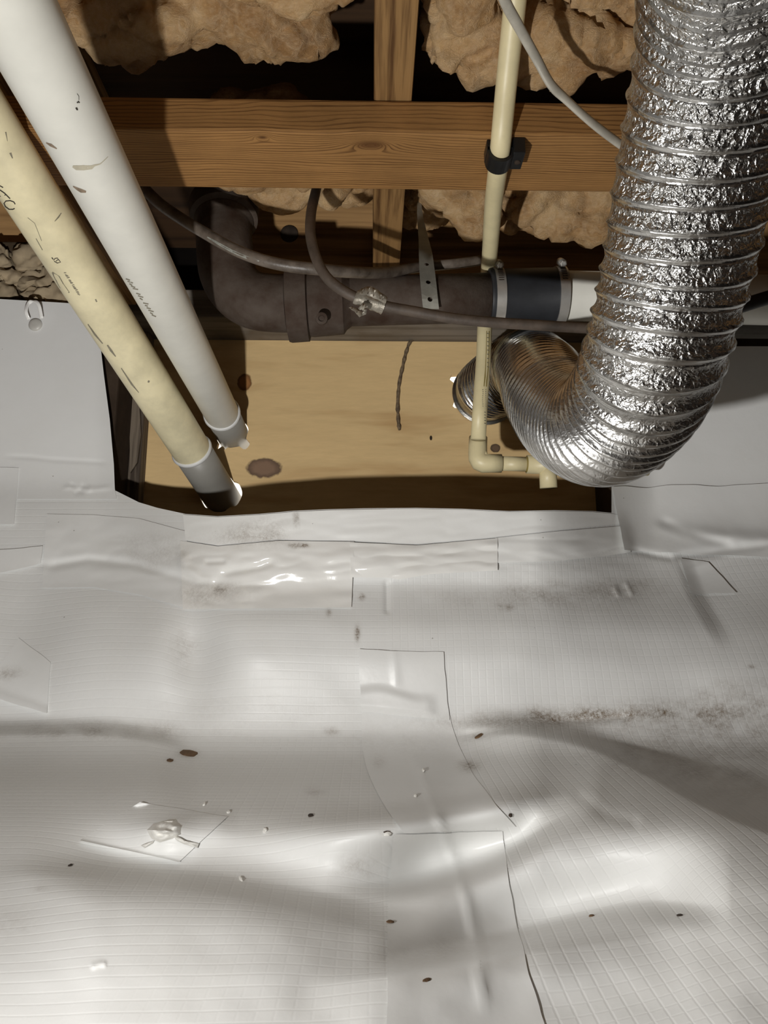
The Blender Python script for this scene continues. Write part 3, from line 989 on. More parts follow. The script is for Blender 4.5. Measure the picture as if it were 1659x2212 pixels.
WR = 0.026
wp = empty('white_pipe')
A0 = onY(WP0, wdir, -1.0); A1 = onY(WP0, wdir, BD + 0.16)
wcut = onY(WP0, wdir, PY(455, 878, 1.09).y)
pipe_w = tube('pipe', [A0 + (A1 - A0) * k / 20 for k in range(21)], WR, M['pvc'], wp, 64)
bead = ring_profile('sealant_bead', wcut - wdir * .004, wdir, [(0, WR + .0002), (.0015, WR + .0020), (.004, WR + .0030), (.0065, WR + .0022), (.009, WR + .0002)], M['cement'], wp, 64)
tube('pipe_tail', [wcut + wdir * .006, wcut + wdir * .08, A1], WR + .0003, M['pvc_shade'], wp, 64)  # grey sleeve paints the dimmer end of the pipe
TW = bvh_of([pipe_w])
each_mark('scuff_mark', wp, TW, [([(100, 308), (110, 313), (123, 321)], [2, 6, 2]), ([(158, 402), (168, 408), (176, 412), (186, 414)], [2, 6, 8, 4])], M['stain'])
inkmarks('drip_mark', wp, TW, [([(157, 359), (165, 362), (180, 362), (198, 361), (204, 357), (216, 354), (226, 345), (233, 338)], [4, 10, 11, 8, 4, 2, 1.5, 1])], M['stain_pale'])
each_mark('ink_dot', wp, TW, [([(166, 222), (169, 219), (171, 222)], 3), ([(164, 232), (166, 236), (168, 236)], 4), ([(166, 202), (170, 208), (170, 216)], 1)], M['ink'])
marks = []
for k in range(16):
    f = k / 15
    x = 272 + 56 * f; y = 602 + 78 * f
    if k in (5, 9): continue
    marks.append(([(x, y), (x + 9 + 3 * math.sin(k * 2.1), y + 3 + math.sin(k))], 2.4))
inkmarks('printed_text', wp, TW, marks, M['ink_faint'])
tag(wp, 'thick white plastic drain pipe running from upper left into the plywood', 'pipe')

CR = 0.0285
cpp = empty('cream_pipe')
B0 = onY(CP0, cdir, 0.54); B1 = onY(CP0, cdir, BD + 0.12)
pipe_c = tube('pipe', [B0 + (B1 - B0) * k / 20 for k in range(21)], CR, M['pvc_old'], cpp, 64)
ccut = onY(CP0, cdir, PY(428, 1000, 1.075).y)
ring_profile('sealant_bead', ccut - cdir * .003, cdir, [(0, CR + .0002), (.0015, CR + .0020), (.0035, CR + .0028), (.0055, CR + .0022), (.008, CR + .0002)], M['cement'], cpp, 64)
tube('pipe_tail', [ccut + cdir * .004, ccut + cdir * .06, B1], CR + .0003, M['pvc_shade'], cpp, 64)  # grey sleeve paints the shaded end of the pipe
TC = bvh_of([pipe_c])
S = lambda pts, w: (pts, w)
for st in ([S([(33, 441), (30, 436), (22, 433), (13, 434), (9, 439), (12, 446), (20, 452), (28, 452), (32, 450)], 2.4)],
           [S([(0, 410), (10, 417), (22, 429)], 2.4), S([(0, 424), (12, 421)], 1.8)],
           [S([(0, 401), (7, 405)], 2.2)],
           [S([(112, 556), (115, 560)], 2.2)],
           [S([(116, 562), (119, 558), (124, 557), (126, 560), (121, 564)], 1.8), S([(126, 560), (131, 566), (124, 568), (117, 564)], 1.8)]):
    inkmarks('handwritten_letter', cpp, TC, st, M['ink'])
mk = []
for k in range(13):
    f = k / 12
    x = 138 + 30 * f; y = 589 + 46 * f
    mk.append(([(x, y), (x + 5, y + 2 * math.sin(k * 1.7))], 2.0))
    if k % 3: mk.append(([(x + 1, y + 3), (x + 6, y + 2)], 1.5))
inkmarks('printed_text', cpp, TC, mk, M['ink_faint'])
each_mark('grey_smudge', cpp, TC, [([(113, 588), (124, 600), (134, 618), (150, 632)], [3, 12, 12, 2])], M['ink_faint'])
each_mark('scratch_mark', cpp, TC, [([(118, 478), (126, 469), (132, 460)], [1.5, 3, 2]), ([(206, 646), (209, 652)], 3), ([(320, 826), (322, 822)], 4), ([(12, 285), (16, 305)], [3, 1]), ([(22, 330), (27, 342)], [5, 2]),
                                    ([(60, 470), (75, 482), (90, 520)], 1.2), ([(78, 515), (92, 540)], 1.6), ([(232, 745), (240, 757), (250, 770)], [3, 5, 2]), ([(190, 700), (205, 722), (222, 742)], [2, 4, 2]),
                                    ([(262, 795), (285, 830), (300, 848)], [2, 4, 1]), ([(336, 930), (352, 955), (372, 985)], [2, 5, 3])], M['ink_faint'])
tag(cpp, 'aged cream plastic pipe with handwritten marks, left of the white pipe', 'pipe')

# ------------------------------------------------------------------ wooden batten under the joists
bat = box('wooden_batten', -0.80, 0.86, 0.639, 0.729, 0.5105, JB - .0005, M['batten'], None, 0.003)
tag(bat, 'brown sawn wooden batten running across under the joists', 'batten')


# ------------------------------------------------------------------ insulation
def wool(name, blobs, label, group=None, vox=.0055, disp=.016, seed=0):
    bm = bmesh.new()
    for (c, r) in blobs:
        res = bmesh.ops.create_icosphere(bm, subdivisions=3, radius=1.0)
        for v in res['verts']:
            v.co = Vector((c[0] + v.co.x * r[0], c[1] + v.co.y * r[1], c[2] + v.co.z * r[2]))
    o = from_bm(name, bm, M['batt'], None, True)
    mod = o.modifiers.new('remesh', 'REMESH'); mod.mode = 'VOXEL'; mod.voxel_size = vox; mod.use_smooth_shade = True
    dg = bpy.context.evaluated_depsgraph_get()
    me = bpy.data.meshes.new_from_object(o.evaluated_get(dg))
    o.modifiers.clear()
    old = o.data; o.data = me; bpy.data.meshes.remove(old); me.name = name
    n = len(me.vertices)
    co = np.zeros(n * 3, np.float32); me.vertices.foreach_get('co', co); co = co.reshape(-1, 3).astype(float)
    nm = np.zeros(n * 3, np.float32); me.vertices.foreach_get('normal', nm); nm = nm.reshape(-1, 3)
    a = fbm(co * 17 + seed, 3); b = fbm(co * np.array([60, 60, 75]) + seed * 3, 3)
    ridg = 1 - np.abs(fbm(co * np.array([26, 34, 26]) + 4 + seed, 2))
    d = disp * (0.55 * a - 0.75 * np.maximum(0, ridg - .82) * 4 + 0.22 * b)
    co = co + nm * d[:, None]
    me.vertices.foreach_set('co', co.reshape(-1).astype(np.float32)); me.update()
    me.polygons.foreach_set('use_smooth', [True] * len(me.polygons))
    if not me.materials: me.materials.append(M['batt'])
    tag(o, label, 'insulation', group)
    return o


def scatter(x0, x1, y0, y1, z0, z1, n, r0, r1, flatten=.6, seed=1):
    rr = random.Random(seed)
    return [((rr.uniform(x0, x1), rr.uniform(y0, y1), rr.uniform(z0, z1)), (rr.uniform(r0, r1), rr.uniform(r0, r1) * .8, rr.uniform(r0, r1) * flatten)) for _ in range(n)]


BAY = 'insulation batts between the joists'
# bay left of the middle joist, nearer than the batten
bl = scatter(-.33, -.06, .36, .63, .655, .70, 70, .04, .065, .7, 3) + scatter(-.11, -.045, .50, .565, .585, .62, 14, .03, .042, .6, 5) + scatter(-.30, -.06, .40, .555, .61, .64, 22, .03, .05, .6, 8) + scatter(-.30, -.06, .625, .66, .62, .645, 44, .020, .032, .8, 81)
wool('insulation_batt', bl, 'tan fluffy insulation above the batten, left of the middle joist', BAY, seed=1)
bl = scatter(.10, .37, .30, .66, .64, .70, 70, .04, .065, .7, 13) + scatter(.085, .37, .47, .60, .60, .645, 30, .03, .05, .7, 15) + scatter(.075, .36, .60, .632, .585, .61, 36, .022, .036, .9, 17)
wool('insulation_batt', bl, 'tan lumpy insulation above the batten, right of the middle joist', BAY, disp=.020, seed=2)
bl = []
for (x, y, Y) in ((490, 393, .80), (520, 400, .80), (555, 398, .79), (590, 396, .80), (620, 392, .79), (650, 402, .79), (685, 398, .80), (715, 408, .79), (735, 424, .79), (720, 440, .79), (770, 398, .80), (790, 386, .80), (600, 380, .80), (700, 380, .80), (540, 380, .80), (750, 385, .80)):
    c = PY(x, y - 12, Y + .02); bl.append((c, (.017, .022, .012)))
bl += scatter(-.17, -.02, .80, .90, .62, .68, 26, .035, .05, .7, 23)
wool('insulation_batt', bl, 'ragged tuft of insulation hanging below the batten beside the middle joist', BAY, .005, .009, seed=3)
bl = []
for (x, y, Y) in ((930, 395, .86), (960, 420, .87), (990, 450, .88), (1010, 480, .89), (1030, 450, .88), (1000, 400, .87), (1050, 480, .90), (1040, 420, .88), (975, 380, .86), (1020, 500, .90)):
    c = PY(x, y - 12, Y + .02); bl.append((c, (.026, .026, .020)))
for (x, y, Y) in ((1150, 410, .88), (1170, 440, .88), (1150, 465, .89), (1190, 480, .90), (1230, 490, .90), (1280, 500, .90), (1290, 470, .9), (1240, 450, .89), (1200, 420, .88), (1260, 410, .88), (1300, 430, .89), (1150, 385, .88), (1230, 380, .88), (1300, 390, .88), (1100, 400, .90), (1090, 440, .92)):
    c = PY(x, y - 14, Y + .02); bl.append((c, (.032, .028, .024)))
bl += scatter(.08, .38, .90, .99, .63, .70, 40, .035, .055, .8, 33)
wool('insulation_batt', bl, 'sagging brown insulation below the batten, behind the ivory water pipe', BAY, .006, .014, seed=4)

# ------------------------------------------------------------------ rubble stones at the top of the left wall
bed = box('rubble_bed', PY(-200, 600, 1.10).x, PY(240, 600, 1.10).x, 1.085, 1.13, 0.50, 0.66, M['mortar'], None, 0.003)
bed.parent = wf
def stone(pts, Y, th, seed):
    bm = bmesh.new()
    c = Vector((0, 0, 0))
    P = [PY(x, y, Y) for x, y in pts]
    c = sum(P, Vector()) / len(P)
    res = bmesh.ops.create_icosphere(bm, subdivisions=4, radius=1.0)
    ang = [math.atan2(p.z - c.z, p.x - c.x) for p in P]; rad = [math.hypot(p.x - c.x, p.z - c.z) for p in P]
    order = sorted(range(len(P)), key=lambda i: ang[i]); ang = [ang[i] for i in order]; rad = [rad[i] for i in order]
    for v in res['verts']:
        a = math.atan2(v.co.z, v.co.x); r = math.hypot(v.co.x, v.co.z)
        R = np.interp(a, ang, rad, period=2 * PI)
        rs = min(1, r * 1.25) ** .8
        q = Vector((c.x + math.cos(a) * R * rs, c.y + v.co.y * th, c.z + math.sin(a) * R * rs))
        nn = noise.fractal(q * 38 + Vector((seed, 0, 0)), 0.8, 2.2, 5) * 1.3 - 1.6 * abs(noise.noise(q * 60 + Vector((0, seed, 0))))
        v.co = q + Vector((v.co.x, v.co.y * 1.6, v.co.z)) * nn * .006
    return from_bm('stone', bm, M['stone'], wf, True)


for i, (pts) in enumerate([
        [(-40, 545), (20, 540), (24, 560), (26, 575), (10, 582), (-40, 580)],
        [(26, 545), (70, 528), (110, 532), (130, 560), (100, 580), (66, 590), (30, 576)],
        [(-30, 590), (20, 588), (58, 594), (62, 606), (40, 620), (10, 612), (-30, 612)],
        [(62, 598), (90, 582), (130, 580), (150, 610), (120, 618), (80, 618), (52, 630), (36, 628)],
        [(-40, 618), (8, 618), (36, 640), (0, 648), (-40, 645)],
        [(44, 640), (70, 626), (110, 620), (160, 640), (170, 655), (100, 655), (60, 650)],
        [(-110, 560), (-48, 550), (-44, 620), (-110, 630)], [(150, 575), (190, 570), (210, 620), (165, 625)]]):
    stone(pts, 1.075, .018, i * 3.1)

# ------------------------------------------------------------------ ivory water pipe (vertical by the duct)
WRAD = .0102
vp = empty('water_pipe')
pts = [PD(1117, -60, .645), PD(1113, 0, .656), PD(1095, 170, .700), PZ(1079, 335, .4985), PD(1066, 440, .845), PD(1059, 535, .945), PD(1056, 572, .992), PD(1053, 605, 1.035), PD(1050, 650, 1.045), PD(1047, 705, 1.035), PD(1044, 780, 1.02), PD(1037, 880, 1.0)]
el = PY(1031, 992, .985)
vpipe = tube('riser', catmull(pts, 6) + [PD(1033, 950, .995)], WRAD, M['cpvc'], vp, 32)
er = .0128
top = PY(1033, 945, .988); right = PY(1083, 1001, .985)
a_ = PY(1032, 985, .986); b_ = PY(1046, 1000, .985)
tube('elbow', [top, PY(1032, 965, .987), PY(1032, 978, .9865), PY(1033, 990, .986), PY(1037, 997, .9855), PY(1045, 1000.5, .985), PY(1058, 1001, .985), right],
     [er, er, er * 1.02, er * 1.06, er * 1.08, er * 1.06, er, er], M['cpvc'], vp, 32)
tube('branch', [PY(1080, 1001, .985), PY(1145, 1003, .986)], WRAD, M['cpvc'], vp, 32)
te = empty('tee'); te.parent = vp
tube('tee_body', [PY(1138, 1003, .986), PY(1225, 1006, .987)], er, M['cpvc'], te, 32)
tube('tee_outlet', [PY(1183, 1005, .9865), PY(1185, 1054, .989)], er * .93, M['cpvc'], te, 32)
tube('tail', [PY(1220, 1006, .987), PY(1400, 1012, .99)], WRAD, M['cpvc'], vp, 32)
ring_profile('glue_ring', PY(1080.5, 1001, .985), (1, 0, 0), [(0, WRAD + .0008), (.0015, WRAD + .0012), (.003, WRAD)], M['olive'], vp)
ring_profile('glue_ring', PY(1135, 1003, .986), (1, 0, 0), [(0, WRAD), (.0015, WRAD + .0012), (.003, WRAD + .0008)], M['olive'], vp)
TV = bvh_of([vpipe])
inkmarks('print_stripe', vp, TV, [([(1054, 715), (1053, 760), (1051, 800), (1048, 835)], 7)], M['olive'])
mk = [([(1042 + .5 * math.sin(k), 842 + k * 4.4), (1050, 842 + k * 4.4)], 2.2) for k in range(9)]
mk += [([(1046, 890 + k * 6), (1049, 891 + k * 6)], 2) for k in range(5)] + [([(1052, 720 + k * 9), (1056, 721 + k * 9)], 2) for k in range(9)]
inkmarks('printed_text', vp, TV, mk, M['ink_faint'])
tag(vp, 'thin ivory plastic water pipe passing down beside the foil duct to an elbow', 'pipe')

# black clamp holding it to the batten
kc = empty('pipe_clamp')
cc = PZ(1079, 338, .4985)
ud = Vector((0, 1, -0.02)).normalized()
R1 = .0135
prof = []
for k in range(15):
    a = math.radians(180 + 12 * k / 14 * 17.0 / 12 * 12 / 17 * 15)
for half in (0,):
    nA = 18
    V = []; F = []
    for k in range(nA + 1):
        a = math.radians(165 + 210 * k / nA)
        for (rr, yy) in ((WRAD + .0004, -.010), (R1, -.010), (R1, .010), (WRAD + .0004, .010)):
            V.append(cc + Vector((math.cos(a) * rr, yy, math.sin(a) * rr)))
    for k in range(nA):
        for j in range(4):
            F.append((k * 4 + j, k * 4 + (j + 1) % 4, k * 4 + 4 + (j + 1) % 4, k * 4 + 4 + j))
    F += [(0, 1, 2, 3), tuple(nA * 4 + j for j in (3, 2, 1, 0))]
    mesh('clamp_loop', V, F, M['black'], kc, False)
bm = bmesh.new()
box_bm(bm, cc.x + .0115, cc.x + .0235, cc.y - .014, cc.y + .012, cc.z - .006, .5100, .0012)
from_bm('clamp_foot', bm, M['black'], kc)
bm = bmesh.new()
box_bm(bm, cc.x - .0140, cc.x - .0105, cc.y - .010, cc.y + .010, cc.z - .001, .5100, .0010)
from_bm('clamp_foot', bm, M['black'], kc)
ring_profile('screw', (cc.x + .0178, cc.y, cc.z - .0060), (0, 0, -1), [(0, .0032), (.0012, .003), (.0018, .0018)], M['bolt'], kc, 12)
tag(kc, 'black plastic clamp holding the ivory pipe under the batten', 'clamp')

# grey cable across the batten
cb = [PD(1075, -60, .575), PD(1090, 0, .60), PD(1122, 60, .625), PD(1160, 128, .645), PD(1190, 182, .655), PD(1222, 214, .663), PD(1275, 262, .672), PD(1335, 308, .685), PD(1400, 352, .70), PD(1500, 400, .73)]
o = tube('electrical_cable', catmull(cb, 6), .0045, M['cable_grey'], None, 16, True, 0.62, (1, 0.4, 0.2))
tag(o, 'flat grey electrical cable slanting across the batten to the foil duct', 'cable')

# ------------------------------------------------------------------ drain line: cast iron, rubber coupling, white pipe
DY = .91
ax = lambda px, py=645: PY(px, py, DY)
drain = empty('iron_drain_pipe')
DR = .0322
p0, p1 = ax(742, 652), ax(1062, 643)
tube('pipe', [p0, (p0 + p1) / 2, p1], DR, M['iron'], drain, 40)
hubd = (p0 - p1).normalized()
hub0 = ax(757, 652)
L = (ax(757, 652) - ax(622, 656)).length
ring_profile('hub', hub0, hubd, [(0, DR), (.006, .0365), (.010, .042), (L * .60, .0445), (L * .66, .0435), (L * .68, .050), (L * .96, .051), (L, .050), (L + .002, .039)], M['iron'], drain, 40)
eb = [ax(640, 656), ax(590, 655), ax(545, 648), ax(512, 625), ax(492, 590), ax(486, 545), PY(484, 500, DY + .01), PY(484, 470, DY + .015), PY(484, 440, DY + .02), PY(484, 380, DY + .03)]
pth = catmull(eb, 5)
tube('elbow', pth, [.0375 + (.003 if i > 32 else 0) for i in range(len(pth))], M['iron'], drain, 36)
ring_profile('upper_hub', PY(484, 478, DY + .012), (PY(484, 400, DY + .028) - PY(484, 478, DY + .012)), [(0, .038), (.004, .046), (.026, .048), (.032, .046), (.036, .041), (.09, .041)], M['iron'], drain, 36)
ring_profile('boss', PY(695, 689, DY - .043), (0, -1, -.3), [(0, .008), (.005, .0075), (.0055, .004), (.003, .0035)], M['iron'], drain, 16)
tag(drain, 'dark cast iron drain pipe with hub and elbow below the batten', 'pipe')

coup = empty('rubber_coupling')
c0, c1 = ax(1055, 643), ax(1213, 639)
cd = (c1 - c0).normalized(); CL = (c1 - c0).length
ring_profile('sleeve', c0, cd, [(0, .0325), (.0, .0370), (.004, .0378), (.008, .0366), (CL - .008, .0366), (CL - .004, .0378), (CL, .0370), (CL, .0325)], M['rubber'], coup, 44)
for f in (.055, .895):
    base = c0 + cd * (CL * f)
    band = ring_profile('clamp_band', base, cd, [(0, .0366), (0, .0384), (.0125, .0384), (.0125, .0366)], M['steel'], coup, 60)
    hd = empty('clamp_screw'); hd.parent = coup
    a = math.radians(118)
    ctr = base + cd * .0058
    rad = Vector((0, -math.cos(math.radians(52)), math.sin(math.radians(52))))
    tan = Vector((0, -rad.z, rad.y)) * -1
    sc_ = ctr + rad * .0425
    V = tube_arr([sc_ - tan * -.012, sc_ - tan * .004], .0052, 20)
    tube('screw_housing', [sc_ + tan * .010, sc_ - tan * .006], .0052, M['steel'], hd, 20)
    tube('screw_head', [sc_ - tan * .006, sc_ - tan * .0095, sc_ - tan * .0102], [.0044, .0044, .0030], M['steel'], hd, 6, smooth=False)
    bm = bmesh.new()
    for k in range(8):
        b = math.radians(196 - 9 + k * 5.5)
        rv = Vector((0, math.cos(b), math.sin(b) * -1))
        q = ctr + rv * .0385
        r = bmesh.ops.create_cube(bm, size=1.0)
        t3 = Vector((0, -rv.z, rv.y))
        for v in r['verts']:
            c = v.co.copy()
            v.co = q + cd * (c.x * .0065 + c.z * .0012) + rv * (c.y * .0007) + t3 * (c.z * .0011)
    from_bm('band_slots', bm, M['bolt'], hd)['kind'] = 'stuff'
tag(coup, 'black rubber coupling with two steel band clamps joining iron and white pipe', 'coupling')
wd = tube('white_drain_pipe', [ax(1205, 639), ax(1500, 645), ax(1800, 652), ax(1800, 652) + Vector((.9, 0, -.01))], .0326, M['pvc'], None, 48)
tag(wd, 'white horizontal drain pipe right of the rubber coupling, passing behind the duct', 'pipe')

# perforated hanger strap
hs = empty('hanger_strap')
SX = [(903, 385, .945, 10), (905, 430, .93, 11), (908, 470, .918, 17), (914, 510, .905, 24), (919, 545, .892, 31), (922, 580, .880, 34), (925, 610, .8725, 35), (928, 640, .8715, 35), (931, 668, .877, 35)]
nS = len(SX)
bm = bmesh.new()
# dense strip with real round holes
sp_pts = catmull([PY(x, y, Y) for x, y, Y, w in SX], 8)
wid = np.interp(np.linspace(0, 1, len(sp_pts)), np.linspace(0, 1, nS), [w for *_, w in SX])
stripV = []
cum = [0.0]
for i in range(1, len(sp_pts)): cum.append(cum[-1] + (sp_pts[i] - sp_pts[i - 1]).length)
def strap_at(s, x):
    i = min(max(np.searchsorted(cum, s) - 1, 0), len(sp_pts) - 2)
    f = (s - cum[i]) / max(1e-9, cum[i + 1] - cum[i])
    p = sp_pts[i].lerp(sp_pts[i + 1], f)
    w = (wid[i] * (1 - f) + wid[i + 1] * f)
    dep = p.y / .9
    return p + Vector((1, 0.0 + max(0, (34 - w)) / 40, 0)).normalized() * x
hole_s = []
for (hx, hy) in ((919.5, 572), (922.5, 611), (924.5, 649)):
    k = min(range(len(sp_pts)), key=lambda i: (sp_pts[i] - PY(hx, hy, sp_pts[i].y)).length)
    hole_s.append(cum[k])
HW = .0102
flat_edges = []
outer = []
N = 40
for k in range(N + 1): outer.append((cum[-1] * k / N, -1))
for k in range(N, -1, -1): outer.append((cum[-1] * k / N, 1))
def hw(s):
    i = min(max(np.searchsorted(cum, s) - 1, 0), len(wid) - 2)
    return HW * wid[i] / 35
vs = [bm.verts.new((s, sg * hw(s), 0)) for s, sg in outer]
es = [bm.edges.new((vs[i], vs[(i + 1) % len(vs)])) for i in range(len(vs))]
for hsn in hole_s:
    hv = [bm.verts.new((hsn + .0031 * math.cos(2 * PI * k / 18), .0031 * math.sin(2 * PI * k / 18), 0)) for k in range(18)]
    es += [bm.edges.new((hv[i], hv[(i + 1) % 18])) for i in range(18)]
bmesh.ops.triangle_fill(bm, edges=es, use_beauty=True)
ex = bmesh.ops.extrude_face_region(bm, geom=bm.faces[:])
for v in [g for g in ex['geom'] if isinstance(g, bmesh.types.BMVert)]: v.co.z = .0009
for v in bm.verts:
    d = v.co.z
    v.co = strap_at(v.co.x, v.co.y) + Vector((0, -d, 0))
from_bm('strap', bm, M['galv'], hs)
tag(hs, 'perforated galvanised hanger strap in front of the cast iron pipe', 'strap')

# cables
c1 = [PY(300, 395, .80), PY(345, 440, .79), PY(400, 478, .78), PY(440, 502, .775), PY(500, 536, .77), PY(560, 560, .765), PY(620, 574, .765), PY(690, 582, .77), PY(760, 588, .80), PY(830, 589, .855), PY(900, 578, .908), PY(980, 570, .915), PY(1035, 563, .93)]
o = tube('armoured_cable', catmull(c1, 6), .0068, M['cable_silver'], None, 18)
inkmarks('highlight_stripe', o, bvh_of([o]), [([(448, 512), (470, 525), (500, 542), (530, 555), (560, 564)], [2, 5, 6, 6, 2])], M['stripe'])  # painted highlight along the lower side of the cable
tag(o, 'dark round cable with worn silver sheath and painted highlight sagging in front of the iron elbow', 'cable')
c2 = [PY(690, 380, 0.788), PY(681, 418, 0.758), PY(672, 460, 0.733), PY(671, 510, 0.715), PY(684, 560, 0.708), PY(705, 598, 0.706), PY(735, 624, 0.706), PY(775, 645, 0.708), PY(830, 661, 0.713), PY(900, 674, 0.716), PY(980, 688, 0.718), PY(1060, 696, 0.720), PY(1150, 702, 0.722), PY(1250, 708, 0.724), PY(1350, 713, 0.728), PY(1480, 716, 0.733)]
cb2 = empty('sheathed_cable')
tube('cable', catmull(c2, 6), .0056, M['cable_dark'], cb2, 18)
tag(cb2, 'dirty brown cable curving down and along below the iron drain pipe', 'cable')
# foil tape wound on the cable
w0 = [PY(768, 642, 0.708), PY(790, 650, 0.709), PY(812, 656, 0.711), PY(828, 661, 0.713)]
pth = catmull(w0, 5)
A = tube_arr(pth, [.0072, .0082, .0078, .0074, .0080, .0076, .0075, .0073, .0076, .0072, .0075, .0076, .0078, .0078, .0082, .0086][:len(pth)], 24)
A += (fbm(A * 160, 2) * .0012)[..., None] * np.array([.5, -.6, .6])
grid_mesh('foil_wrap', A, M['foiltape'], cb2, True, wrap=True)
def ribbon(name, pts, w, m, parent, side=(0.3, -.2, 1), th=.0004):
    pts = catmull(pts, 5); n = len(pts)
    s = Vector(side).normalized()
    V = []
    for i, p in enumerate(pts):
        ww = s * (w * (0.6 + .4 * math.sin(PI * (i + .5) / n)) / 2) + Vector((0, .0008 * math.sin(i * 1.7), 0))
        V += [p + ww, p - ww, p - ww + Vector((0, th, 0)), p + ww + Vector((0, th, 0))]
    F = []
    for i in range(n - 1):
        for j in range(4): F.append((i * 4 + j, i * 4 + (j + 1) % 4, i * 4 + 4 + (j + 1) % 4, i * 4 + 4 + j))
    return mesh(name, V, F, m, parent, True)
ribbon('tape_end', [PY(778, 630, 0.700), PY(795, 628, 0.693), PY(810, 634, 0.693), PY(835, 649, 0.700)], .010, M['foiltape'], cb2)
ribbon('tape_end', [PY(757, 663, 0.702), PY(772, 672, 0.698), PY(782, 682, 0.696), PY(787, 676, 0.692), PY(788, 668, 0.690)], .006, M['foiltape'], cb2, (1, -.3, .3))
ribbon('tape_end', [PY(775, 665, 0.700), PY(784, 662, 0.696), PY(790, 668, 0.693)], .007, M['cable_grey'], cb2, (.4, -.2, 1))

o = tube('black_cable', catmull([PY(1440, 730, .86), PY(1560, 677, .84), PY(1620, 655, .83), PY(1720, 625, .82)], 6), .0085, M['cable_black'], None, 16)
tag(o, 'black cable crossing the white drain pipe at the right behind the duct', 'cable')
o = ring_profile('bolt_head', PY(625, 506, 1.082), (0, -1, 0), [(0, .0145), (.003, .014), (.005, .010), (.0055, .004)], M['bolt'], None, 20)
tag(o, 'dark round bolt head on the rim joist between the cables', 'bolt')

# ------------------------------------------------------------------ foil duct
duct = empty('foil_duct')
path = [(1622, -260, .335, 19), (1604, -140, .372, 20), (1585, 0, .412, 21), (1548, 180, .452, 21), (1500, 380, .49, 19), (1460, 580, .524, 17), (1413, 760, .556, 14.5), (1370, 860, .60, 11.5), (1302, 922, .665, 11.5), (1235, 905, .76, 14), (1188, 855, .86, 17), (1163, 812, .965, 18), (1132, 792, 1.07, 17), (1085, 815, 1.15, 15)]
_top = PD(*path[0][:3])
_td = (_top - PD(*path[1][:3])).normalized()
ctr = catmull([_top + _td * .17 + Vector((.01, -.02, .10)), _top + _td * .09] + [PD(x, y, z) for x, y, z, p in path[:-1]] + [DH + Vector((.010, -.045, .0)), DH + Vector((0, -.010, 0))], 40)
pit = np.interp(np.linspace(0, 1, len(ctr)), np.linspace(0, 1, len(path) + 3), [20, 20] + [p for *_, p in path] + [11]) / 1000
seg = [0.0]
for i in range(1, len(ctr)): seg.append(seg[-1] + (ctr[i] - ctr[i - 1]).length)
turns = np.r_[0, np.cumsum(np.diff(seg) / ((pit[1:] + pit[:-1]) / 2))]
SPT = 13
nring = int(turns[-1] * SPT)
tq = np.linspace(0, turns[-1], nring)
sq = np.interp(tq, turns, seg)
C3 = np.array(ctr)
CC = np.stack([np.interp(sq, seg, C3[:, k]) for k in range(3)], -1)
Tn = np.gradient(CC, axis=0); Tn /= np.linalg.norm(Tn, axis=1)[:, None]
NS = 200
SPT = SPT
u = np.array([1.0, 0, 0])
A = np.zeros((nring, NS, 3))
th = np.linspace(0, 2 * PI, NS, endpoint=False)
RD = .0505
pitq = np.interp(tq, turns, pit)
farq = sstep(np.interp(tq, turns, np.linspace(0, 1, len(ctr))), .51, .65)          # 0 on the hanging length, 1 past the bend
for i in range(nring):
    u = u - Tn[i] * u.dot(Tn[i]); u /= np.linalg.norm(u)
    b = np.cross(Tn[i], u)
    dirs = np.cos(th)[:, None] * u + np.sin(th)[:, None] * b
    ph = (tq[i] - th / (2 * PI)) % 1.0
    dd = np.minimum(ph, 1 - ph)
    stretch = min(1, pitq[i] / .018)
    amp = (.0012 + .0030 * max(0, 1 - abs(stretch - .6) / .4)) * (1 - farq[i]) + .0048 * farq[i]
    rr = RD + .0016 * np.exp(-(dd * pitq[i] / .0013) ** 2) + amp * (np.cos(2 * PI * ph) * .5) * 1.0
    A[i] = CC[i] + dirs * rr[:, None]
    A[i, :, :] += 0
# crinkles: pleats along the length between wires and fine facets
PhaseArr = (tq[:, None] - th[None, :] / (2 * PI)) % 1.0
between = np.sin(PI * PhaseArr) ** 1.2
Dv = A - CC[:, None, :]
Dn = Dv / np.linalg.norm(Dv, axis=-1)[..., None]
uvn = np.stack([np.cos(th)[None, :] * 9 + 0 * sq[:, None], np.sin(th)[None, :] * 9 + 0 * sq[:, None], sq[:, None] * 45 + 0 * th[None, :]], -1)
pl = fbm(uvn * np.array([1.7, 1.7, 1.0]), 3)
pl2 = np.abs(fbm(uvn * np.array([3.6, 3.6, 3.0]) + 11, 2))
scale = np.clip(pitq / .018, .3, 1.1)[:, None]
crk = (np.clip((pitq - .0105) / .007, 0, 1) * (1 - farq))[:, None]
disp = between * scale * crk * (.0004 * pl + .0006 * (pl2 - .4))
A = A + Dn * disp[..., None]
hose = grid_mesh('hose', A, M['foil'], duct, True, wrap=True, attrs={'crinkle': np.repeat(.06 + .94 * crk, NS, 1) * (.10 + .90 * sstep(PhaseArr, .18, .34) * (1 - sstep(PhaseArr, .90, .98)))})
col0 = DH + Vector((0, .02, 0)); 
ring_profile('duct_collar', DH + Vector((0, .03, 0)), Vector((.03, -1, .0)), [(0, .0490), (.030, .0505), (.0315, .0562), (.0335, .0562), (.035, .0520), (.046, .0520), (.056, .0515), (.060, .0500)], M['collar'], duct, 56)
tag(duct, 'flexible silver foil duct hanging down and bending back into the plywood hole', 'duct')

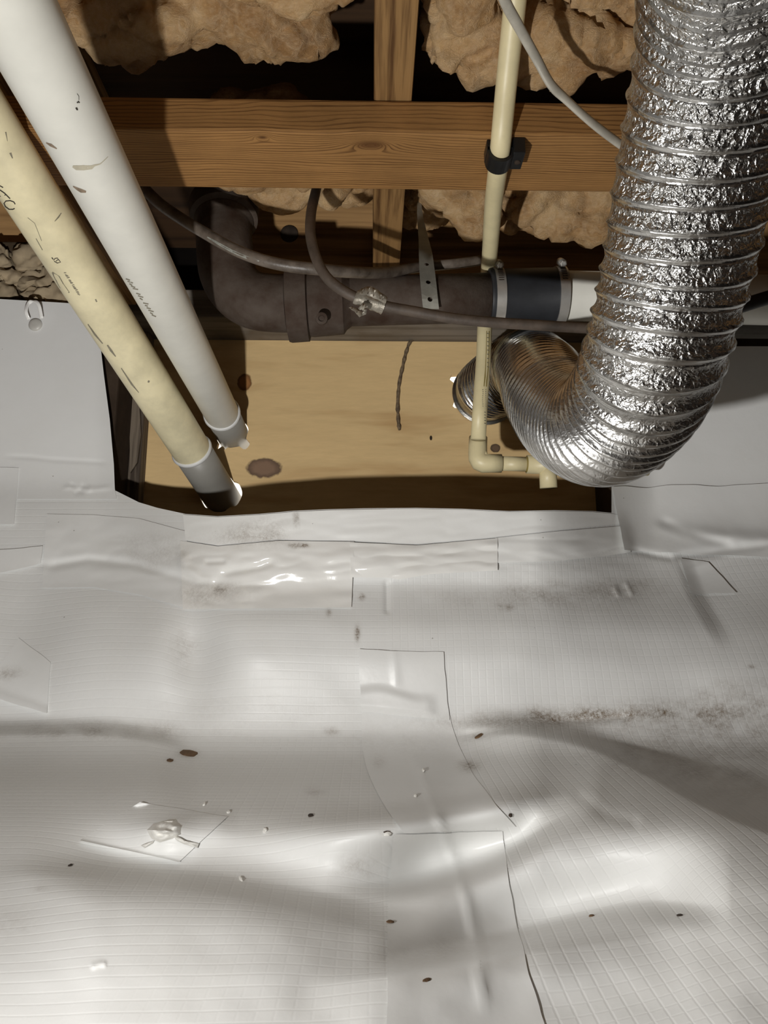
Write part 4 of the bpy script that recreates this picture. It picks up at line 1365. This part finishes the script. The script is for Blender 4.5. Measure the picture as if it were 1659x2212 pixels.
# ------------------------------------------------------------------ small things on the liner
o_p, o_n, _ = hit(77, 702)
pn = ring_profile('push_pin', o_p - o_n * .0005, o_n, [(0, .0100), (.0018, .0102), (.0034, .0092), (.0046, .0068), (.0052, .0035)], M['pin'], None, 36)
tag(pn, 'round white plastic pin head on the left wall liner', 'pin')
lp = [PY(62, 690, 1.036), PY(56, 672, 1.030), PY(62, 655, 1.032), PY(74, 650, 1.028), PY(84, 660, 1.027), PY(90, 688, 1.034)]
o = tube('plastic_loop', catmull(lp, 6), .0028, M['tape_gloss'], None, 12, True, .35, (1, 0, 0))
tag(o, 'small glossy plastic loop above the round pin on the left wall liner', 'loop')


def chip(px, py, lx, ly, ang, h, m, name, label, cat, group=None):
    p, nrm, dist = hit(px, py)
    if p is None: return
    k = dist / FPX
    bm = bmesh.new()
    r = bmesh.ops.create_icosphere(bm, subdivisions=2, radius=1.0)
    e1 = Vector((1, 0, 0)); e1 = (e1 - nrm * e1.dot(nrm)).normalized(); e2 = nrm.cross(e1)
    fs = max(.25, abs(Vector(rays(px, py)).normalized().dot(nrm)))
    ca, sa = math.cos(ang), math.sin(ang)
    for v in r['verts']:
        c = v.co * (1 + .35 * noise.noise(v.co * 2.3 + Vector((px, py, 0))))
        x = c.x * lx * k; y = c.y * ly * k / fs
        v.co = p + e1 * (x * ca - y * sa) + e2 * (x * sa + y * ca) + nrm * (c.z * h * k + h * k * .5)
    o = from_bm(name, bm, m)
    tag(o, label, cat, group)
    return o


chip(1034, 1591, 10, 2.6, .2, 2, M['chip'], 'wood_chip', 'small brown wood chip below the long crease right of the seam', 'chip')
chip(843, 1992, 8, 2.2, .05, 2, M['chip'], 'wood_chip', 'dark sliver of wood on the bright seam tape in the foreground', 'chip')
chip(921, 2118, 9, 2.2, .5, 2, M['chip'], 'wood_chip', 'thin wood splinter nearest the viewer, left of the seam ridge', 'chip')
chip(408, 1628, 22, 6, .15, 1.2, M['chip'], 'leaf_scrap', 'brown leaf scrap at the end of the left dark crease', 'leaf')
chip(367, 1643, 7, 3, .1, 1.2, M['chip'], 'leaf_scrap', 'tiny brown leaf scrap just left of the bigger leaf scrap', 'leaf')
chip(1102, 1760, 4, 3, 0, 3, M['soil'], 'soil_crumb', 'dark crumb at the right end of the cut slit in the tape', 'crumb')
chip(671, 1762, 6, 3, 0, 2, M['soil'], 'soil_crumb', 'dark crumb between the torn patch and the seam', 'crumb')
chip(152, 1870, 3, 2.5, 0, 2, M['soil'], 'soil_crumb', 'dark crumb below the left corner of the torn patch', 'crumb')
chip(1278, 1979, 5, 2, 0, 2, M['chip'], 'wood_chip', 'little wood chip on the dark fold at lower right', 'chip')
chip(1468, 1978, 5, 2, 0, 2, M['soil'], 'soil_crumb', 'dark crumb at the right end of the lowest fold', 'crumb')
chip(573, 1795, 5, 4, 0, 4, M['speck'], 'foam_crumb', 'white foam crumb right of the torn patch', 'crumb')
chip(494, 1755, 4, 2.5, 0, 3, M['speck'], 'foam_crumb', 'white foam crumb at the upper right corner of the torn patch', 'crumb')
chip(442, 1738, 3, 3, 0, 3, M['speck'], 'foam_crumb', 'white foam crumb above the torn patch', 'crumb')
chip(520, 1900, 3, 4, .3, 3, M['speck'], 'foam_crumb', 'white foam crumb on the long dark fold below the torn patch', 'crumb')
chip(898, 1720, 4, 2, 0, 3, M['speck'], 'foam_crumb', 'white foam crumb on the left edge of the seam tape', 'crumb')
chip(915, 1665, 3, 3, 0, 3, M['speck'], 'foam_crumb', 'white foam crumb beside the seam ridge under the long crease', 'crumb')
chip(837, 1801, 8, 4, .1, 4, M['speck'], 'foam_crumb', 'largest white foam crumb, by a slit left of the seam', 'crumb')
chip(835, 1797, 7, 2, .1, 2, M['soil'], 'soil_crumb', 'dark crumb touching the largest white foam crumb', 'crumb')
